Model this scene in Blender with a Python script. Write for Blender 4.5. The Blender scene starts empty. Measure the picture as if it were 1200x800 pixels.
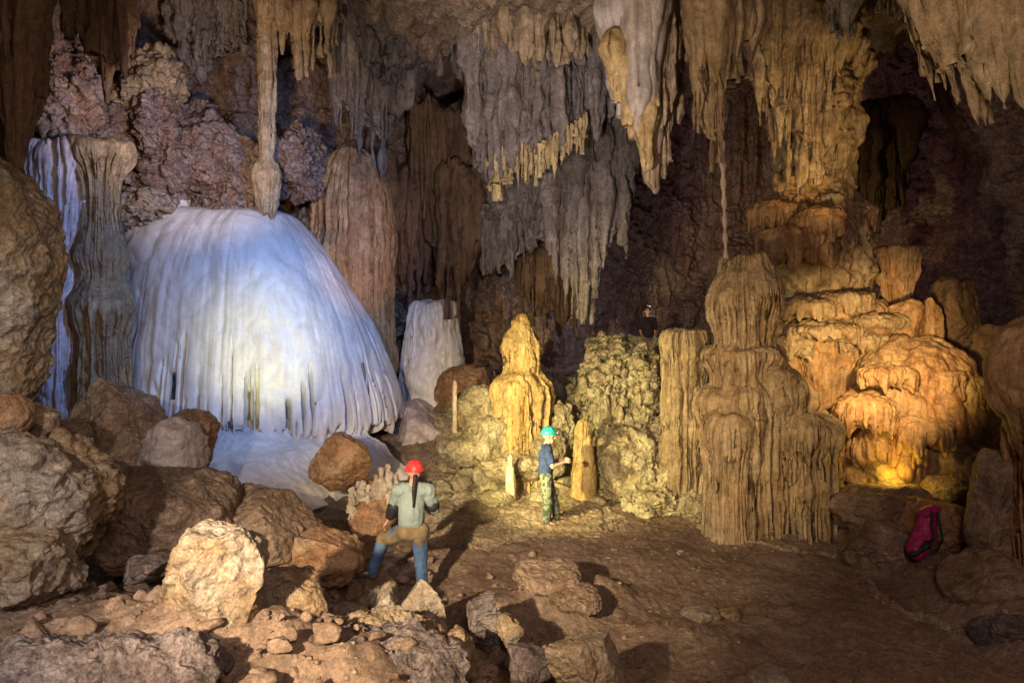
import bpy, math, random
import numpy as np
from mathutils import Vector

scene = bpy.context.scene
COL = scene.collection
CAMZ, HOR, FPX = 3.7, 370.0, 800.0

def P(px, py, Y):
    """point of the place seen at (px, py) of a 1200x800 view, Y metres ahead"""
    return np.array(((px-600)/FPX*Y, Y, CAMZ+(HOR-py)/FPX*Y))

# ------------------------------------------------------------------ noise
_rng = np.random.default_rng(7)
_perm = _rng.permutation(256).astype(np.int32)
_perm = np.concatenate([_perm, _perm, _perm])
_g = _rng.normal(size=(256, 3)); _g /= np.linalg.norm(_g, axis=1)[:, None]
_g = _g.astype(np.float32)

def perlin(p, seed=0):
    p = np.asarray(p, np.float32) + np.float32(seed*17.13 % 251)
    out = np.empty(len(p), np.float32)
    for s in range(0, len(p), 200000):
        q = p[s:s+200000]
        i = np.floor(q).astype(np.int32); f = q-i; i &= 255
        u = f*f*f*(f*(f*6-15)+10)
        r = 0
        for dx in (0, 1):
            ax = _perm[i[:, 0]+dx]
            wx = u[:, 0] if dx else 1-u[:, 0]
            for dy in (0, 1):
                ay = _perm[ax+i[:, 1]+dy]
                wy = wx*(u[:, 1] if dy else 1-u[:, 1])
                for dz in (0, 1):
                    g = _g[_perm[ay+i[:, 2]+dz]]
                    d = g[:, 0]*(f[:, 0]-dx)+g[:, 1]*(f[:, 1]-dy)+g[:, 2]*(f[:, 2]-dz)
                    r = r + d*wy*(u[:, 2] if dz else 1-u[:, 2])
        out[s:s+200000] = r
    return out*1.6

def fbm(p, o=4, seed=0, gain=.5):
    p = np.asarray(p, np.float32); r = 0; a = 1.0; n = 0
    for k in range(o):
        r = r + a*perlin(p*(2.03**k), seed+k*3); n += a; a *= gain
    return r/n

def billow(p, o=3, seed=0, gain=.5):
    p = np.asarray(p, np.float32); r = 0; a = 1.0; n = 0
    for k in range(o):
        r = r + a*np.abs(perlin(p*(2.07**k), seed+k*5)); n += a; a *= gain
    return r/n*2-.55

def ridged(p, o=3, seed=0, gain=.5):
    return -billow(p, o, seed, gain)

def ss(a, b, x):
    t = np.clip((np.asarray(x, float)-a)/(b-a), 0, 1)
    return t*t*(3-2*t)

# ------------------------------------------------------------------ mesh helpers
def grid_faces(nv, nu, closed):
    i = np.arange(nv-1)[:, None]; j = np.arange(nu if closed else nu-1)[None, :]
    k = (j+1) % nu
    return np.stack([i*nu+j, i*nu+k, (i+1)*nu+k, (i+1)*nu+j], -1).reshape(-1, 4)

def normals(V, F):
    n = np.cross(V[F[:, 2]]-V[F[:, 0]], V[F[:, -1]]-V[F[:, 1]] if F.shape[1] == 4 else V[F[:, 2]]-V[F[:, 1]])
    N = np.zeros_like(V)
    for c in range(F.shape[1]):
        for a in range(3):
            N[:, a] += np.bincount(F[:, c], n[:, a], len(V))
    return N/(np.linalg.norm(N, axis=1)[:, None]+1e-12)

def join(parts):
    V, F, o = [], [], 0
    for v, f in parts:
        V.append(v); F.append(f+o); o += len(v)
    return np.concatenate(V), np.concatenate(F)

def mk(name, V, F, mat, parent=None, origin=None):
    V = np.asarray(V, float)
    if parent is not None:
        org = np.array(root_loc(parent))
    elif origin is not None:
        org = np.asarray(origin, float)
    else:
        org = np.zeros(3)
    me = bpy.data.meshes.new(name)
    nF, k = F.shape
    me.vertices.add(len(V)); me.vertices.foreach_set('co', (V-org).astype(np.float32).ravel())
    me.loops.add(nF*k); me.loops.foreach_set('vertex_index', F.astype(np.int32).ravel())
    me.polygons.add(nF); me.polygons.foreach_set('loop_start', np.arange(nF, dtype=np.int32)*k)
    me.polygons.foreach_set('use_smooth', np.ones(nF, bool))
    me.update(calc_edges=True); me.validate()
    me.materials.append(mat)
    o = bpy.data.objects.new(name, me); COL.objects.link(o)
    if parent is not None: o.parent = parent
    else: o.location = org
    return o

def root_loc(o):
    l = Vector(o.location)
    while o.parent is not None:
        o = o.parent; l = l+Vector(o.location)
    return l

def empty(name, loc):
    o = bpy.data.objects.new(name, None); o.empty_display_size = .2
    o.location = [float(c) for c in loc]; COL.objects.link(o); return o

def tag(o, label, cat, group=None):
    o['label'] = label; o['category'] = cat
    if group: o['group'] = group
    return o

def rockify(V, F, layers):
    """layers: (kind, frequency, amplitude, z scale, seed)"""
    N = normals(V, F); d = 0
    for kind, fr, am, zs, sd in layers:
        q = V*np.array((fr, fr, fr*zs))
        d = d + am*{'f': fbm, 'b': billow, 'r': ridged}[kind](q, 4 if kind == 'f' else 3, sd)
    return V+N*np.asarray(d)[:, None]

def catmull(pts, n):
    pts = np.asarray(pts, float)
    a = np.concatenate([[0], np.cumsum(np.linalg.norm(np.diff(pts[:, :2], axis=0), axis=1)+1e-6)])
    e = np.concatenate([[2*pts[0]-pts[1]], pts, [2*pts[-1]-pts[-2]]])
    t = np.linspace(0, a[-1], n)
    i = np.clip(np.searchsorted(a, t, 'right')-1, 0, len(pts)-2)
    f = ((t-a[i])/(a[i+1]-a[i]))[:, None]
    p0, p1, p2, p3 = e[i], e[i+1], e[i+2], e[i+3]
    m1, m2 = (p2-p0)*.4, (p3-p1)*.4
    return (2*f**3-3*f**2+1)*p1+(f**3-2*f**2+f)*m1+(-2*f**3+3*f**2)*p2+(f**3-f**2)*m2

def teeth(u, n, seed, sharp=1.0):
    """spiky 0..1 profile round the circle"""
    r = np.random.default_rng(seed)
    out = np.zeros_like(u)
    for c, w, h in zip(r.uniform(0, 2*math.pi, n), r.uniform(.5, 1.4, n)*math.pi/n*1.5, r.uniform(.25, 1, n)**sharp):
        d = np.abs((u-c+math.pi) % (2*math.pi)-math.pi)
        out = np.maximum(out, h*np.clip(1-d/w, 0, 1))
    return out

def revolve(prof, x, y, nu=240, nv=160, flute=(5, .06), kz=.25, lumps=(1.2, .1), rough=(6, .02), ell=(1, 1), lean=(0, 0), seed=1,
            nteeth=40, flute_fade=None, warp=None, detail=True, wob=0):
    """turned rock: profile points (r, z[, drip length]) from the base up or the top down; vertical flutes, lumps, dripping lips"""
    pr = np.array([tuple(p)+(0, 1)[len(p)-2:] if len(p) < 4 else tuple(p) for p in prof], float)
    c = catmull(pr, nv); c[:, 0] = np.maximum(c[:, 0], .002)
    u = np.linspace(0, 2*math.pi, nu, endpoint=False)
    U, R = np.meshgrid(u, c[:, 0]); Z = np.repeat(c[:, 1][:, None], nu, 1); D = np.maximum(np.repeat(c[:, 2][:, None], nu, 1), 0); FW = np.maximum(np.repeat(c[:, 3][:, None], nu, 1), 0)
    if warp is not None: R = warp(U, Z, R)
    k, am = flute
    q = np.stack([np.cos(U)*k*.55, np.sin(U)*k*.55, Z*kz], -1).reshape(-1, 3)
    fl = (billow(q, 2, seed)*.7+billow(q*2.7, 2, seed+9)*.35).reshape(R.shape)
    amp = am*np.minimum(1, R/(3*am+1e-6))*FW
    amp = amp*(.3+1.5*np.clip(.5+1.1*perlin(np.stack([np.cos(U)*1.7, np.sin(U)*1.7, Z*.35], -1).reshape(-1, 3), seed+41).reshape(R.shape), 0, 1))
    if flute_fade is not None: amp = amp*flute_fade(Z)
    R2 = R+fl*amp
    Z = Z-D*teeth(u, nteeth, seed)[None, :]
    if wob:
        Z = Z+wob*perlin(np.stack([np.cos(U)*1.1, np.sin(U)*1.1, Z*.8], -1).reshape(-1, 3), seed+31).reshape(Z.shape)*np.clip(R/.4, 0, 1)
    zz = (Z-pr[:, 1].min())
    V = np.stack([x+np.cos(U)*R2*ell[0]+lean[0]*zz, y+np.sin(U)*R2*ell[1]+lean[1]*zz, Z], -1).reshape(-1, 3)
    F = grid_faces(nv, nu, True)
    if pr[0, 1] > pr[-1, 1]: F = F[:, ::-1]
    return rockify(V, F, [('b', lumps[0], lumps[1], .8, seed+2), ('f', rough[0], rough[1], .7, seed+4)]+([('r', 2.4, min(.045, rough[1]*1.2), 1.3, seed+6), ('b', 7, min(.02, rough[1]*.7), 1.0, seed+7), ('f', 17, .006, .8, seed+8)] if detail else [])), F

def cone(x, y, zt, zb, r, seed, nu=28, nv=70, flute=.16, bend=.05, taper=.75, cap=False):
    rg = np.random.default_rng(seed)
    v = np.linspace(0, 1, nv)[:, None]; u = np.linspace(0, 2*math.pi, nu, endpoint=False)[None, :]
    L = zt-zb
    R = r*((1-v)**taper*.8+.2*(1-v**6))*(1+.5*np.exp(-v*9))
    R = R*(1+.10*np.sin(v*L*rg.uniform(3, 7)+rg.uniform(0, 6)))
    R = np.where(v > .985, R*.3, R)
    if cap: R = R*np.sqrt(np.clip(v/.3, .0004, 1))
    ph = rg.uniform(0, 6.28, 4)
    R = R*(1+flute*(.6*np.cos(u*rg.integers(3, 6)+ph[0]+v*.6)+.4*np.cos(u*rg.integers(6, 10)+ph[1]-v*.8)))
    X = x+np.cos(u)*R+bend*L*.3*np.sin(v*3+ph[2])*v
    Y = y+np.sin(u)*R+bend*L*.3*np.cos(v*2.6+ph[3])*v
    Z = zt-v*L+0*u
    return np.stack([X, Y, Z], -1).reshape(-1, 3), grid_faces(nv, nu, True)[:, ::-1]

def curtain(env, top, n, r, seed, depth=.25, jit=12, sheet=None, rough=.03, flute=.16, lean=(0, 0), sr=1.0, cap=False):
    """hanging stalactites joined into a curtain; env = (px, py of the tips, Y) along its lower edge; top = z or a py list"""
    rg = np.random.default_rng(seed)
    e = np.array(env, float); parts = []
    def at(px): return np.interp(px, e[:, 0], e[:, 1]), np.interp(px, e[:, 0], e[:, 2])
    for i in range(n):
        px = e[0, 0]+(e[-1, 0]-e[0, 0])*(i+rg.uniform(.1, .9))/n
        py, Y = at(px)
        Y2 = Y+rg.uniform(-depth, depth)
        p = P(px, py+rg.normal(0, jit)-abs(rg.normal(0, jit))*.6, Y2)
        zt = top if np.isscalar(top) else P(px, np.interp(px, [t[0] for t in top], [t[1] for t in top]), Y2)[2]
        if zt-p[2] < .15: p[2] = zt-.2-rg.uniform(0, .3)
        parts.append(cone(p[0], p[1], zt+.25, p[2], r*rg.uniform(.35, 1.2)**1.6*1.7, seed*100+i, flute=flute, cap=cap))
    if sheet:
        T, inset = sheet
        ns, nv = max(120, n*14), 130
        px = np.linspace(e[0, 0], e[-1, 0], ns)
        py, Y = at(px); zb = CAMZ+(HOR-(py-inset))/FPX*Y
        x = (px-600)/FPX*Y
        zt = np.full(ns, top) if np.isscalar(top) else CAMZ+(HOR-np.interp(px, [t[0] for t in top], [t[1] for t in top]))/FPX*Y
        zb = np.minimum(zb+ridged(np.stack([x*3, Y*3, x*0], -1), 2, seed)*.3, zt-.15)
        rp = billow(np.stack([x*2.2*sr, Y*.3, x*0+seed], -1), 3, seed+1)*.5+fbm(np.stack([x*.7, Y*.2, x*0+seed], -1), 2, seed+7)*.5
        loop = np.concatenate([np.arange(ns), np.arange(ns)[::-1]]); sgn = np.concatenate([-np.ones(ns), np.ones(ns)])
        v = np.linspace(0, 1, nv)[:, None]
        th = T*(1-.75*v**2); th = np.where(v > .99, th*.15, th)
        if not np.isscalar(top): th = th*np.sqrt(np.clip(v/.08, .002, 1))
        edge = np.minimum(1, np.minimum(loop, ns-1-loop)/6+.05)
        X = np.repeat(x[loop][None], nv, 0)
        Yy = Y[loop][None]+rp[loop][None]*(.4+.6*v)+sgn[None]*th*edge[None]
        Z = zt[loop][None]+.25+(zb[loop]-zt[loop]-.25)[None]*v
        parts.append((np.stack([X, Yy, Z], -1).reshape(-1, 3), grid_faces(nv, 2*ns, True)[:, ::-1]))
    V, F = join(parts)
    ztop = V[:, 2].max()
    V[:, 0] += lean[0]*(ztop-V[:, 2]); V[:, 1] += lean[1]*(ztop-V[:, 2])
    q = V*np.array((5, 5, .9))
    N = normals(V, F)
    V = V+N*(fbm(V*np.array((1.6, 1.6, .8)), 3, seed)*.17+fbm(V*np.array((.6, .6, .9)), 2, seed+9)*.16+billow(q, 3, seed+3)*rough+ridged(V*np.array((3, 3, 2.0)), 3, seed+8)*rough*.9+fbm(V*9, 3, seed+5)*.022)[:, None]
    return V, F

import bmesh
_ico = {}
def ico(n):
    if n not in _ico:
        bm = bmesh.new(); bmesh.ops.create_icosphere(bm, subdivisions=n, radius=1)
        V = np.array([v.co[:] for v in bm.verts]); F = np.array([[v.index for v in f.verts] for f in bm.faces]); bm.free()
        _ico[n] = (V, F)
    return _ico[n]

def rock_shape(c, semi, seed, facets=9, sub=6, tilt=0, rot=0, rough=1.0, cut=(.62, .92), lump=1.0):
    rg = np.random.default_rng(seed)
    V, F = ico(sub); V = V.copy()
    pw = 3.2 if facets > 4 else 2.2
    V = V/((np.abs(V)**pw).sum(1)**(1/pw))[:, None]
    V *= (1+.20*fbm(V*1.1, 3, seed)*lump)[:, None]
    for _ in range(facets):
        n = rg.normal(size=3); n[2] *= .75; n /= np.linalg.norm(n)
        d = rg.uniform(*cut)*(1.08 if facets > 4 else 1)
        e = np.maximum(0, V@n-d); V -= (e*.97)[:, None]*n
    V = V*np.asarray(semi)
    a = math.radians(tilt); ca, sa = math.cos(a), math.sin(a)
    b = math.radians(rot); cb, sb = math.cos(b), math.sin(b)
    V = np.stack([V[:, 0]*cb-V[:, 1]*sb, V[:, 0]*sb+V[:, 1]*cb, V[:, 2]], -1)
    V = np.stack([V[:, 0]*ca+V[:, 2]*sa, V[:, 1], -V[:, 0]*sa+V[:, 2]*ca], -1)
    V = V+np.asarray(c)
    s = float(np.mean(semi))
    fr = 1.0/max(s, .08)
    V = rockify(V, F, [('f', fr*1.3, .085*s*rough, 1, seed+1), ('r', fr*2.2, .05*s*rough, 1.6, seed+2), ('b', 4.5, .022*rough*min(1, s*2), 1.3, seed+6), ('f', 11, .016*rough*min(1, s*2), 1, seed+3),
                       ('f', fr*22, .008*s*rough, 1, seed+4)])
    return V, F

# ------------------------------------------------------------------ materials
def nd(nt, t, **kw):
    n = nt.nodes.new(t)
    for k, v in kw.items():
        if hasattr(n, k): setattr(n, k, v)
    return n

def rock_mat(name, cols, scale=.9, streak=.0, speck=.35, bump=.35, rough=.72, spec=.3, bscale=14, streak_scale=6, sharp=.12, crack=0, mott=.3):
    m = bpy.data.materials.new(name); m.use_nodes = True
    nt = m.node_tree; L = nt.links.new
    b = nt.nodes['Principled BSDF']
    geo = nd(nt, 'ShaderNodeNewGeometry')
    n1 = nd(nt, 'ShaderNodeTexNoise'); n1.inputs['Scale'].default_value = scale; n1.inputs['Detail'].default_value = 9; n1.inputs['Roughness'].default_value = .62
    n1.inputs['Distortion'].default_value = .6
    L(geo.outputs['Position'], n1.inputs['Vector'])
    rp = nd(nt, 'ShaderNodeValToRGB'); cr = rp.color_ramp
    k = len(cols)
    for i, c in enumerate(cols):
        pos = .5+(i/(k-1)-.5)*sharp*4 if k > 1 else .5
        if i < 2: e = cr.elements[i]; e.position = min(1, max(0, pos))
        else: e = cr.elements.new(min(1, max(0, pos)))
        e.color = (*c, 1)
    if streak > 0:
        mp0 = nd(nt, 'ShaderNodeMapping'); mp0.inputs['Scale'].default_value = (1, 1, .05); L(geo.outputs['Position'], mp0.inputs['Vector'])
        ns = nd(nt, 'ShaderNodeTexNoise'); ns.inputs['Scale'].default_value = streak_scale*.55; ns.inputs['Detail'].default_value = 6; ns.inputs['Roughness'].default_value = .7; L(mp0.outputs[0], ns.inputs['Vector'])
        mxf = nd(nt, 'ShaderNodeMix'); mxf.inputs[0].default_value = .55; L(n1.outputs['Fac'], mxf.inputs[2]); L(ns.outputs['Fac'], mxf.inputs[3])
        L(mxf.outputs[0], rp.inputs['Fac'])
    else:
        L(n1.outputs['Fac'], rp.inputs['Fac'])
    col = rp.outputs['Color']
    def mult(col, fac_out, lo, hi, amt):
        mr = nd(nt, 'ShaderNodeMapRange'); mr.inputs['From Min'].default_value = .3; mr.inputs['From Max'].default_value = .7
        mr.inputs['To Min'].default_value = lo; mr.inputs['To Max'].default_value = hi
        L(fac_out, mr.inputs['Value'])
        mx = nd(nt, 'ShaderNodeMix'); mx.data_type = 'RGBA'; mx.blend_type = 'MULTIPLY'; mx.inputs[0].default_value = amt
        L(col, mx.inputs[6]); L(mr.outputs[0], mx.inputs[7])
        return mx.outputs[2]
    n2 = nd(nt, 'ShaderNodeTexNoise'); n2.inputs['Scale'].default_value = 17; n2.inputs['Detail'].default_value = 7; n2.inputs['Roughness'].default_value = .7
    L(geo.outputs['Position'], n2.inputs['Vector'])
    col = mult(col, n2.outputs['Fac'], 1-speck, 1+speck*.7, 1)
    n5 = nd(nt, 'ShaderNodeTexNoise'); n5.inputs['Scale'].default_value = 3.7; n5.inputs['Detail'].default_value = 5; n5.inputs['Roughness'].default_value = .6; n5.inputs['Distortion'].default_value = 1.2
    L(geo.outputs['Position'], n5.inputs['Vector'])
    col = mult(col, n5.outputs['Fac'], 1-mott, 1+mott*.8, 1)
    n6 = nd(nt, 'ShaderNodeTexNoise'); n6.inputs['Scale'].default_value = 46; n6.inputs['Detail'].default_value = 3
    L(geo.outputs['Position'], n6.inputs['Vector'])
    col = mult(col, n6.outputs['Fac'], 1-speck*.8, 1+speck*.6, 1)
    ck = None
    if crack > 0:
        wv = nd(nt, 'ShaderNodeTexNoise'); wv.inputs['Scale'].default_value = 2.5; wv.inputs['Detail'].default_value = 5; L(geo.outputs['Position'], wv.inputs['Vector'])
        va = nd(nt, 'ShaderNodeVectorMath', operation='MULTIPLY_ADD'); va.inputs[1].default_value = (.9, .9, .9); L(wv.outputs['Color'], va.inputs[0]); L(geo.outputs['Position'], va.inputs[2])
        vo = nd(nt, 'ShaderNodeTexVoronoi', feature='DISTANCE_TO_EDGE'); vo.inputs['Scale'].default_value = 1.5; L(va.outputs[0], vo.inputs['Vector'])
        mc = nd(nt, 'ShaderNodeMapRange'); mc.inputs['From Min'].default_value = 0; mc.inputs['From Max'].default_value = .05; mc.inputs['To Min'].default_value = 1-crack; mc.inputs['To Max'].default_value = 1
        L(vo.outputs['Distance'], mc.inputs['Value']); ck = mc.outputs[0]
        mx = nd(nt, 'ShaderNodeMix'); mx.data_type = 'RGBA'; mx.blend_type = 'MULTIPLY'; mx.inputs[0].default_value = .7
        L(col, mx.inputs[6]); L(ck, mx.inputs[7]); col = mx.outputs[2]
    hs = None
    if streak > 0:
        mp = nd(nt, 'ShaderNodeMapping'); mp.inputs['Scale'].default_value = (1, 1, .07)
        L(geo.outputs['Position'], mp.inputs['Vector'])
        n3 = nd(nt, 'ShaderNodeTexNoise'); n3.inputs['Scale'].default_value = streak_scale; n3.inputs['Detail'].default_value = 6; n3.inputs['Roughness'].default_value = .65
        L(mp.outputs[0], n3.inputs['Vector'])
        col = mult(col, n3.outputs['Fac'], 1-streak, 1+streak*.6, 1)
        hs = n3.outputs['Fac']
    L(col, b.inputs['Base Color'])
    n4 = nd(nt, 'ShaderNodeTexNoise'); n4.inputs['Scale'].default_value = bscale; n4.inputs['Detail'].default_value = 10; n4.inputs['Roughness'].default_value = .68
    L(geo.outputs['Position'], n4.inputs['Vector'])
    bp = nd(nt, 'ShaderNodeBump'); bp.inputs['Strength'].default_value = bump; bp.inputs['Distance'].default_value = .12
    h = n4.outputs['Fac']
    if hs is not None:
        ad = nd(nt, 'ShaderNodeMath', operation='ADD'); L(h, ad.inputs[0]); L(hs, ad.inputs[1]); h = ad.outputs[0]
    if ck is not None:
        ad = nd(nt, 'ShaderNodeMath', operation='MULTIPLY_ADD'); L(ck, ad.inputs[0]); ad.inputs[1].default_value = .5; L(h, ad.inputs[2]); h = ad.outputs[0]
    ad = nd(nt, 'ShaderNodeMath', operation='MULTIPLY_ADD'); L(n5.outputs['Fac'], ad.inputs[0]); ad.inputs[1].default_value = 3*mott; L(h, ad.inputs[2]); h = ad.outputs[0]
    L(h, bp.inputs['Height']); L(bp.outputs[0], b.inputs['Normal'])
    mr = nd(nt, 'ShaderNodeMapRange'); mr.inputs['To Min'].default_value = rough-.18; mr.inputs['To Max'].default_value = min(1, rough+.18)
    L(n1.outputs['Fac'], mr.inputs['Value']); L(mr.outputs[0], b.inputs['Roughness'])
    b.inputs['Specular IOR Level'].default_value = spec
    return m

M = {}
M['floor'] = rock_mat('cave_mud', [(.17, .115, .082), (.26, .188, .14), (.38, .30, .235)], scale=.6, speck=.4, bump=.4, mott=.35, rough=.85, spec=.15, bscale=9)
M['wall'] = rock_mat('cave_wall_rock', [(.13, .07, .045), (.29, .175, .115), (.33, .26, .215), (.42, .30, .18)], scale=1.1, streak=.25, speck=.5, bump=.7, rough=.8, bscale=8, sharp=.1, crack=.45, mott=.42)
M['ceiling'] = rock_mat('cave_ceiling_rock', [(.12, .08, .055), (.27, .20, .125), (.34, .27, .18)], scale=.7, speck=.5, bump=.7, rough=.85, bscale=6, crack=.45, mott=.42)
M['white'] = rock_mat('white_calcite', [(.46, .38, .27), (.66, .63, .58), (.74, .73, .70), (.78, .77, .74)], scale=.7, streak=.10, speck=.08, mott=.08, bump=.09, rough=.42, spec=.5, bscale=7, streak_scale=5)
M['fringe'] = rock_mat('stained_calcite', [(.45, .30, .14), (.66, .56, .38), (.74, .69, .58)], scale=1.6, streak=.3, speck=.15, bump=.2, rough=.5, spec=.4, streak_scale=9)
M['violet'] = rock_mat('pale_calcite', [(.38, .31, .31), (.52, .45, .44), (.58, .53, .52)], scale=1.0, streak=.3, speck=.15, bump=.25, rough=.5, spec=.4, streak_scale=8)
M['tan'] = rock_mat('tan_flowstone', [(.17, .10, .045), (.33, .23, .12), (.42, .33, .20), (.56, .50, .40)], scale=1.1, streak=.35, speck=.3, bump=.4, rough=.6, spec=.35, streak_scale=9)
M['olive'] = rock_mat('olive_flowstone', [(.11, .07, .04), (.24, .17, .09), (.31, .24, .14), (.42, .35, .24)], scale=1.1, streak=.35, speck=.3, bump=.4, rough=.6, spec=.35, streak_scale=9)
M['orange'] = rock_mat('orange_flowstone', [(.18, .085, .035), (.36, .20, .085), (.46, .31, .16), (.56, .46, .32)], scale=1.0, streak=.4, speck=.3, bump=.4, rough=.55, spec=.35, streak_scale=8)
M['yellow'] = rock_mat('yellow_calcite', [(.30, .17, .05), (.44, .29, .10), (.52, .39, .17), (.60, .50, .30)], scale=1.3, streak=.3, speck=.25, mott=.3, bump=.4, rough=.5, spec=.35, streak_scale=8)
M['grey'] = rock_mat('grey_drapery_rock', [(.12, .09, .07), (.23, .195, .165), (.31, .275, .24), (.42, .37, .29)], scale=1.0, streak=.4, speck=.4, bump=.6, rough=.7, spec=.25, streak_scale=7, bscale=9)
M['browndrape'] = rock_mat('brown_drapery_rock', [(.11, .065, .035), (.19, .12, .065), (.26, .18, .11)], scale=.9, streak=.45, speck=.35, bump=.5, rough=.65, streak_scale=8)
M['gold_lit'] = rock_mat('gold_lit_calcite', [(.45, .32, .13), (.58, .46, .22), (.66, .57, .36)], scale=2, streak=.25, speck=.25, bump=.4, rough=.5, streak_scale=9)  # carries yellow lamplight in its base colour
M['pale'] = rock_mat('pale_limestone', [(.16, .11, .07), (.33, .235, .135), (.37, .32, .26), (.50, .46, .40)], scale=1.2, speck=.4, bump=.7, rough=.8, spec=.2, bscale=11, crack=.4, mott=.42, sharp=.14)
M['cream'] = rock_mat('cream_calcite', [(.30, .22, .12), (.46, .39, .30), (.55, .51, .45)], scale=1.1, streak=.4, speck=.2, mott=.2, bump=.3, rough=.5, spec=.4, streak_scale=8)
M['brown'] = rock_mat('brown_limestone', [(.15, .095, .06), (.27, .19, .13), (.34, .255, .185), (.46, .38, .30)], scale=1.2, speck=.4, bump=.6, rough=.75, spec=.25, bscale=10, crack=.4, mott=.42)
M['ochre'] = rock_mat('ochre_limestone', [(.17, .085, .045), (.34, .19, .095), (.40, .26, .16), (.50, .38, .27)], scale=1.3, speck=.35, bump=.6, rough=.7, bscale=11, crack=.4, mott=.42)
M['purple'] = rock_mat('dusky_limestone', [(.10, .075, .075), (.19, .155, .15), (.33, .29, .28)], scale=1.8, speck=.5, bump=.8, rough=.85, spec=.2, bscale=9, crack=.45, mott=.42)
M['rubble'] = rock_mat('rubble_calcite', [(.19, .14, .07), (.40, .34, .19), (.52, .46, .29), (.60, .56, .42)], scale=1.6, speck=.45, bump=.8, rough=.7, bscale=9, crack=.4, mott=.45)
M['gravel'] = M['floor']

def plain(name, col, rough=.7, spec=.3, weave=0, var=.25, vscale=12, cols=None):
    m = bpy.data.materials.new(name); m.use_nodes = True
    nt = m.node_tree; L = nt.links.new; b = nt.nodes['Principled BSDF']
    tc = nd(nt, 'ShaderNodeTexCoord')
    n = nd(nt, 'ShaderNodeTexNoise'); n.inputs['Scale'].default_value = vscale; n.inputs['Detail'].default_value = 5
    L(tc.outputs['Object'], n.inputs['Vector'])
    r = nd(nt, 'ShaderNodeValToRGB')
    if cols:
        r.color_ramp.interpolation = 'CONSTANT'
        r.color_ramp.elements[0].color = (*cols[0], 1)
        r.color_ramp.elements[1].position = .44; r.color_ramp.elements[1].color = (*cols[1], 1)
        for i, c in enumerate(cols[2:]):
            e = r.color_ramp.elements.new(.51+.07*i); e.color = (*c, 1)
    else:
        r.color_ramp.elements[0].position = .3; r.color_ramp.elements[1].position = .7
        r.color_ramp.elements[0].color = (*[c*(1-var) for c in col], 1); r.color_ramp.elements[1].color = (*[min(1, c*(1+var)) for c in col], 1)
    L(n.outputs['Fac'], r.inputs['Fac']); L(r.outputs['Color'], b.inputs['Base Color'])
    b.inputs['Roughness'].default_value = rough; b.inputs['Specular IOR Level'].default_value = spec
    n2 = nd(nt, 'ShaderNodeTexNoise'); n2.inputs['Scale'].default_value = 30; L(tc.outputs['Object'], n2.inputs['Vector'])
    bp = nd(nt, 'ShaderNodeBump'); bp.inputs['Strength'].default_value = .2; bp.inputs['Distance'].default_value = .02
    L(n2.outputs['Fac'], bp.inputs['Height']); L(bp.outputs[0], b.inputs['Normal'])
    return m

M['skin'] = plain('skin', (.48, .29, .21), .55, var=.08)
M['redhelmet'] = plain('red_helmet_plastic', (.60, .045, .05), .42, .45, var=.3)
M['tealhelmet'] = plain('teal_helmet_plastic', (.02, .27, .28), .42, .45, var=.3)
M['black'] = plain('black_nylon', (.02, .02, .024), .6, var=.2)
M['jacket'] = plain('grey_green_jacket', (.21, .27, .26), .85, var=.28, vscale=4)
M['lit_trouser_top'] = plain('brown_lit_cloth', (.16, .12, .07), .85, var=.5, vscale=6)  # yellowish light on the upper trousers, put into the cloth colour
M['denim'] = plain('blue_lit_denim', (.05, .10, .20), .85, var=.5, vscale=6)  # blue light on the legs, painted into the cloth
M['boots'] = plain('dusty_boot_leather', (.10, .085, .09), .7, var=.3)
M['navy'] = plain('navy_cotton', (.025, .045, .12), .85, var=.5, vscale=6)
M['camo'] = plain('camouflage_cotton', (.1, .1, .1), .85, vscale=9, cols=[(.045, .06, .04), (.12, .17, .10), (.22, .22, .16), (.07, .10, .09)])
M['dark'] = plain('dark_cloth', (.03, .022, .03), .9, var=.2)
M['hair'] = plain('dark_hair', (.02, .014, .01), .6, var=.2)
M['magenta'] = plain('magenta_nylon', (.34, .015, .13), .5, .4, var=.25)
M['lens'] = plain('lamp_lens', (.8, .8, .78), .15, .6, var=.03)
M['steel'] = plain('worn_grey_plastic', (.25, .25, .26), .4, .5)

# ------------------------------------------------------------------ the cave itself
def floor_h(x, y):
    h = 1.15*ss(1.2, -2.8, x)*ss(9.2, 5.8, y)
    h = h+.35*ss(-3.2, -6.5, x)*ss(13, 7, y)
    h = h+2.05*ss(13.4, 19.5, y)*ss(-5, -1, x)*ss(8.5, 6, x)
    h = h+.7*ss(12, 15.5, y)*ss(-2.0, -5, x)
    h = h+.28*ss(5.15, 5.75, x+.10*np.sin(y*2))*ss(3, 6, y)
    h = h+1.2*ss(8, 11, x)
    for gx, gy, sx, sy, a in ((.35, 8.4, .75, .45, .30), (1.1, 8.95, .45, .35, .26), (-.35, 8.0, .5, .35, .22), (2.0, 8.0, .6, .4, .10), (-2.2, 5.6, 1.2, .5, .22), (-1.0, 5.4, .8, .45, .30), (-3.0, 5.0, 1.0, .5, .15)):
        h = h+a*np.exp(-((x-gx)/sx)**2-((y-gy)/sy)**2)
    h = h+.30*ss(3.2, 4.6, x)*ss(10.6, 12.5, y)
    return h
def floor_z(x, y): return float(floor_h(np.array(x, float), np.array(y, float)))

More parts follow.
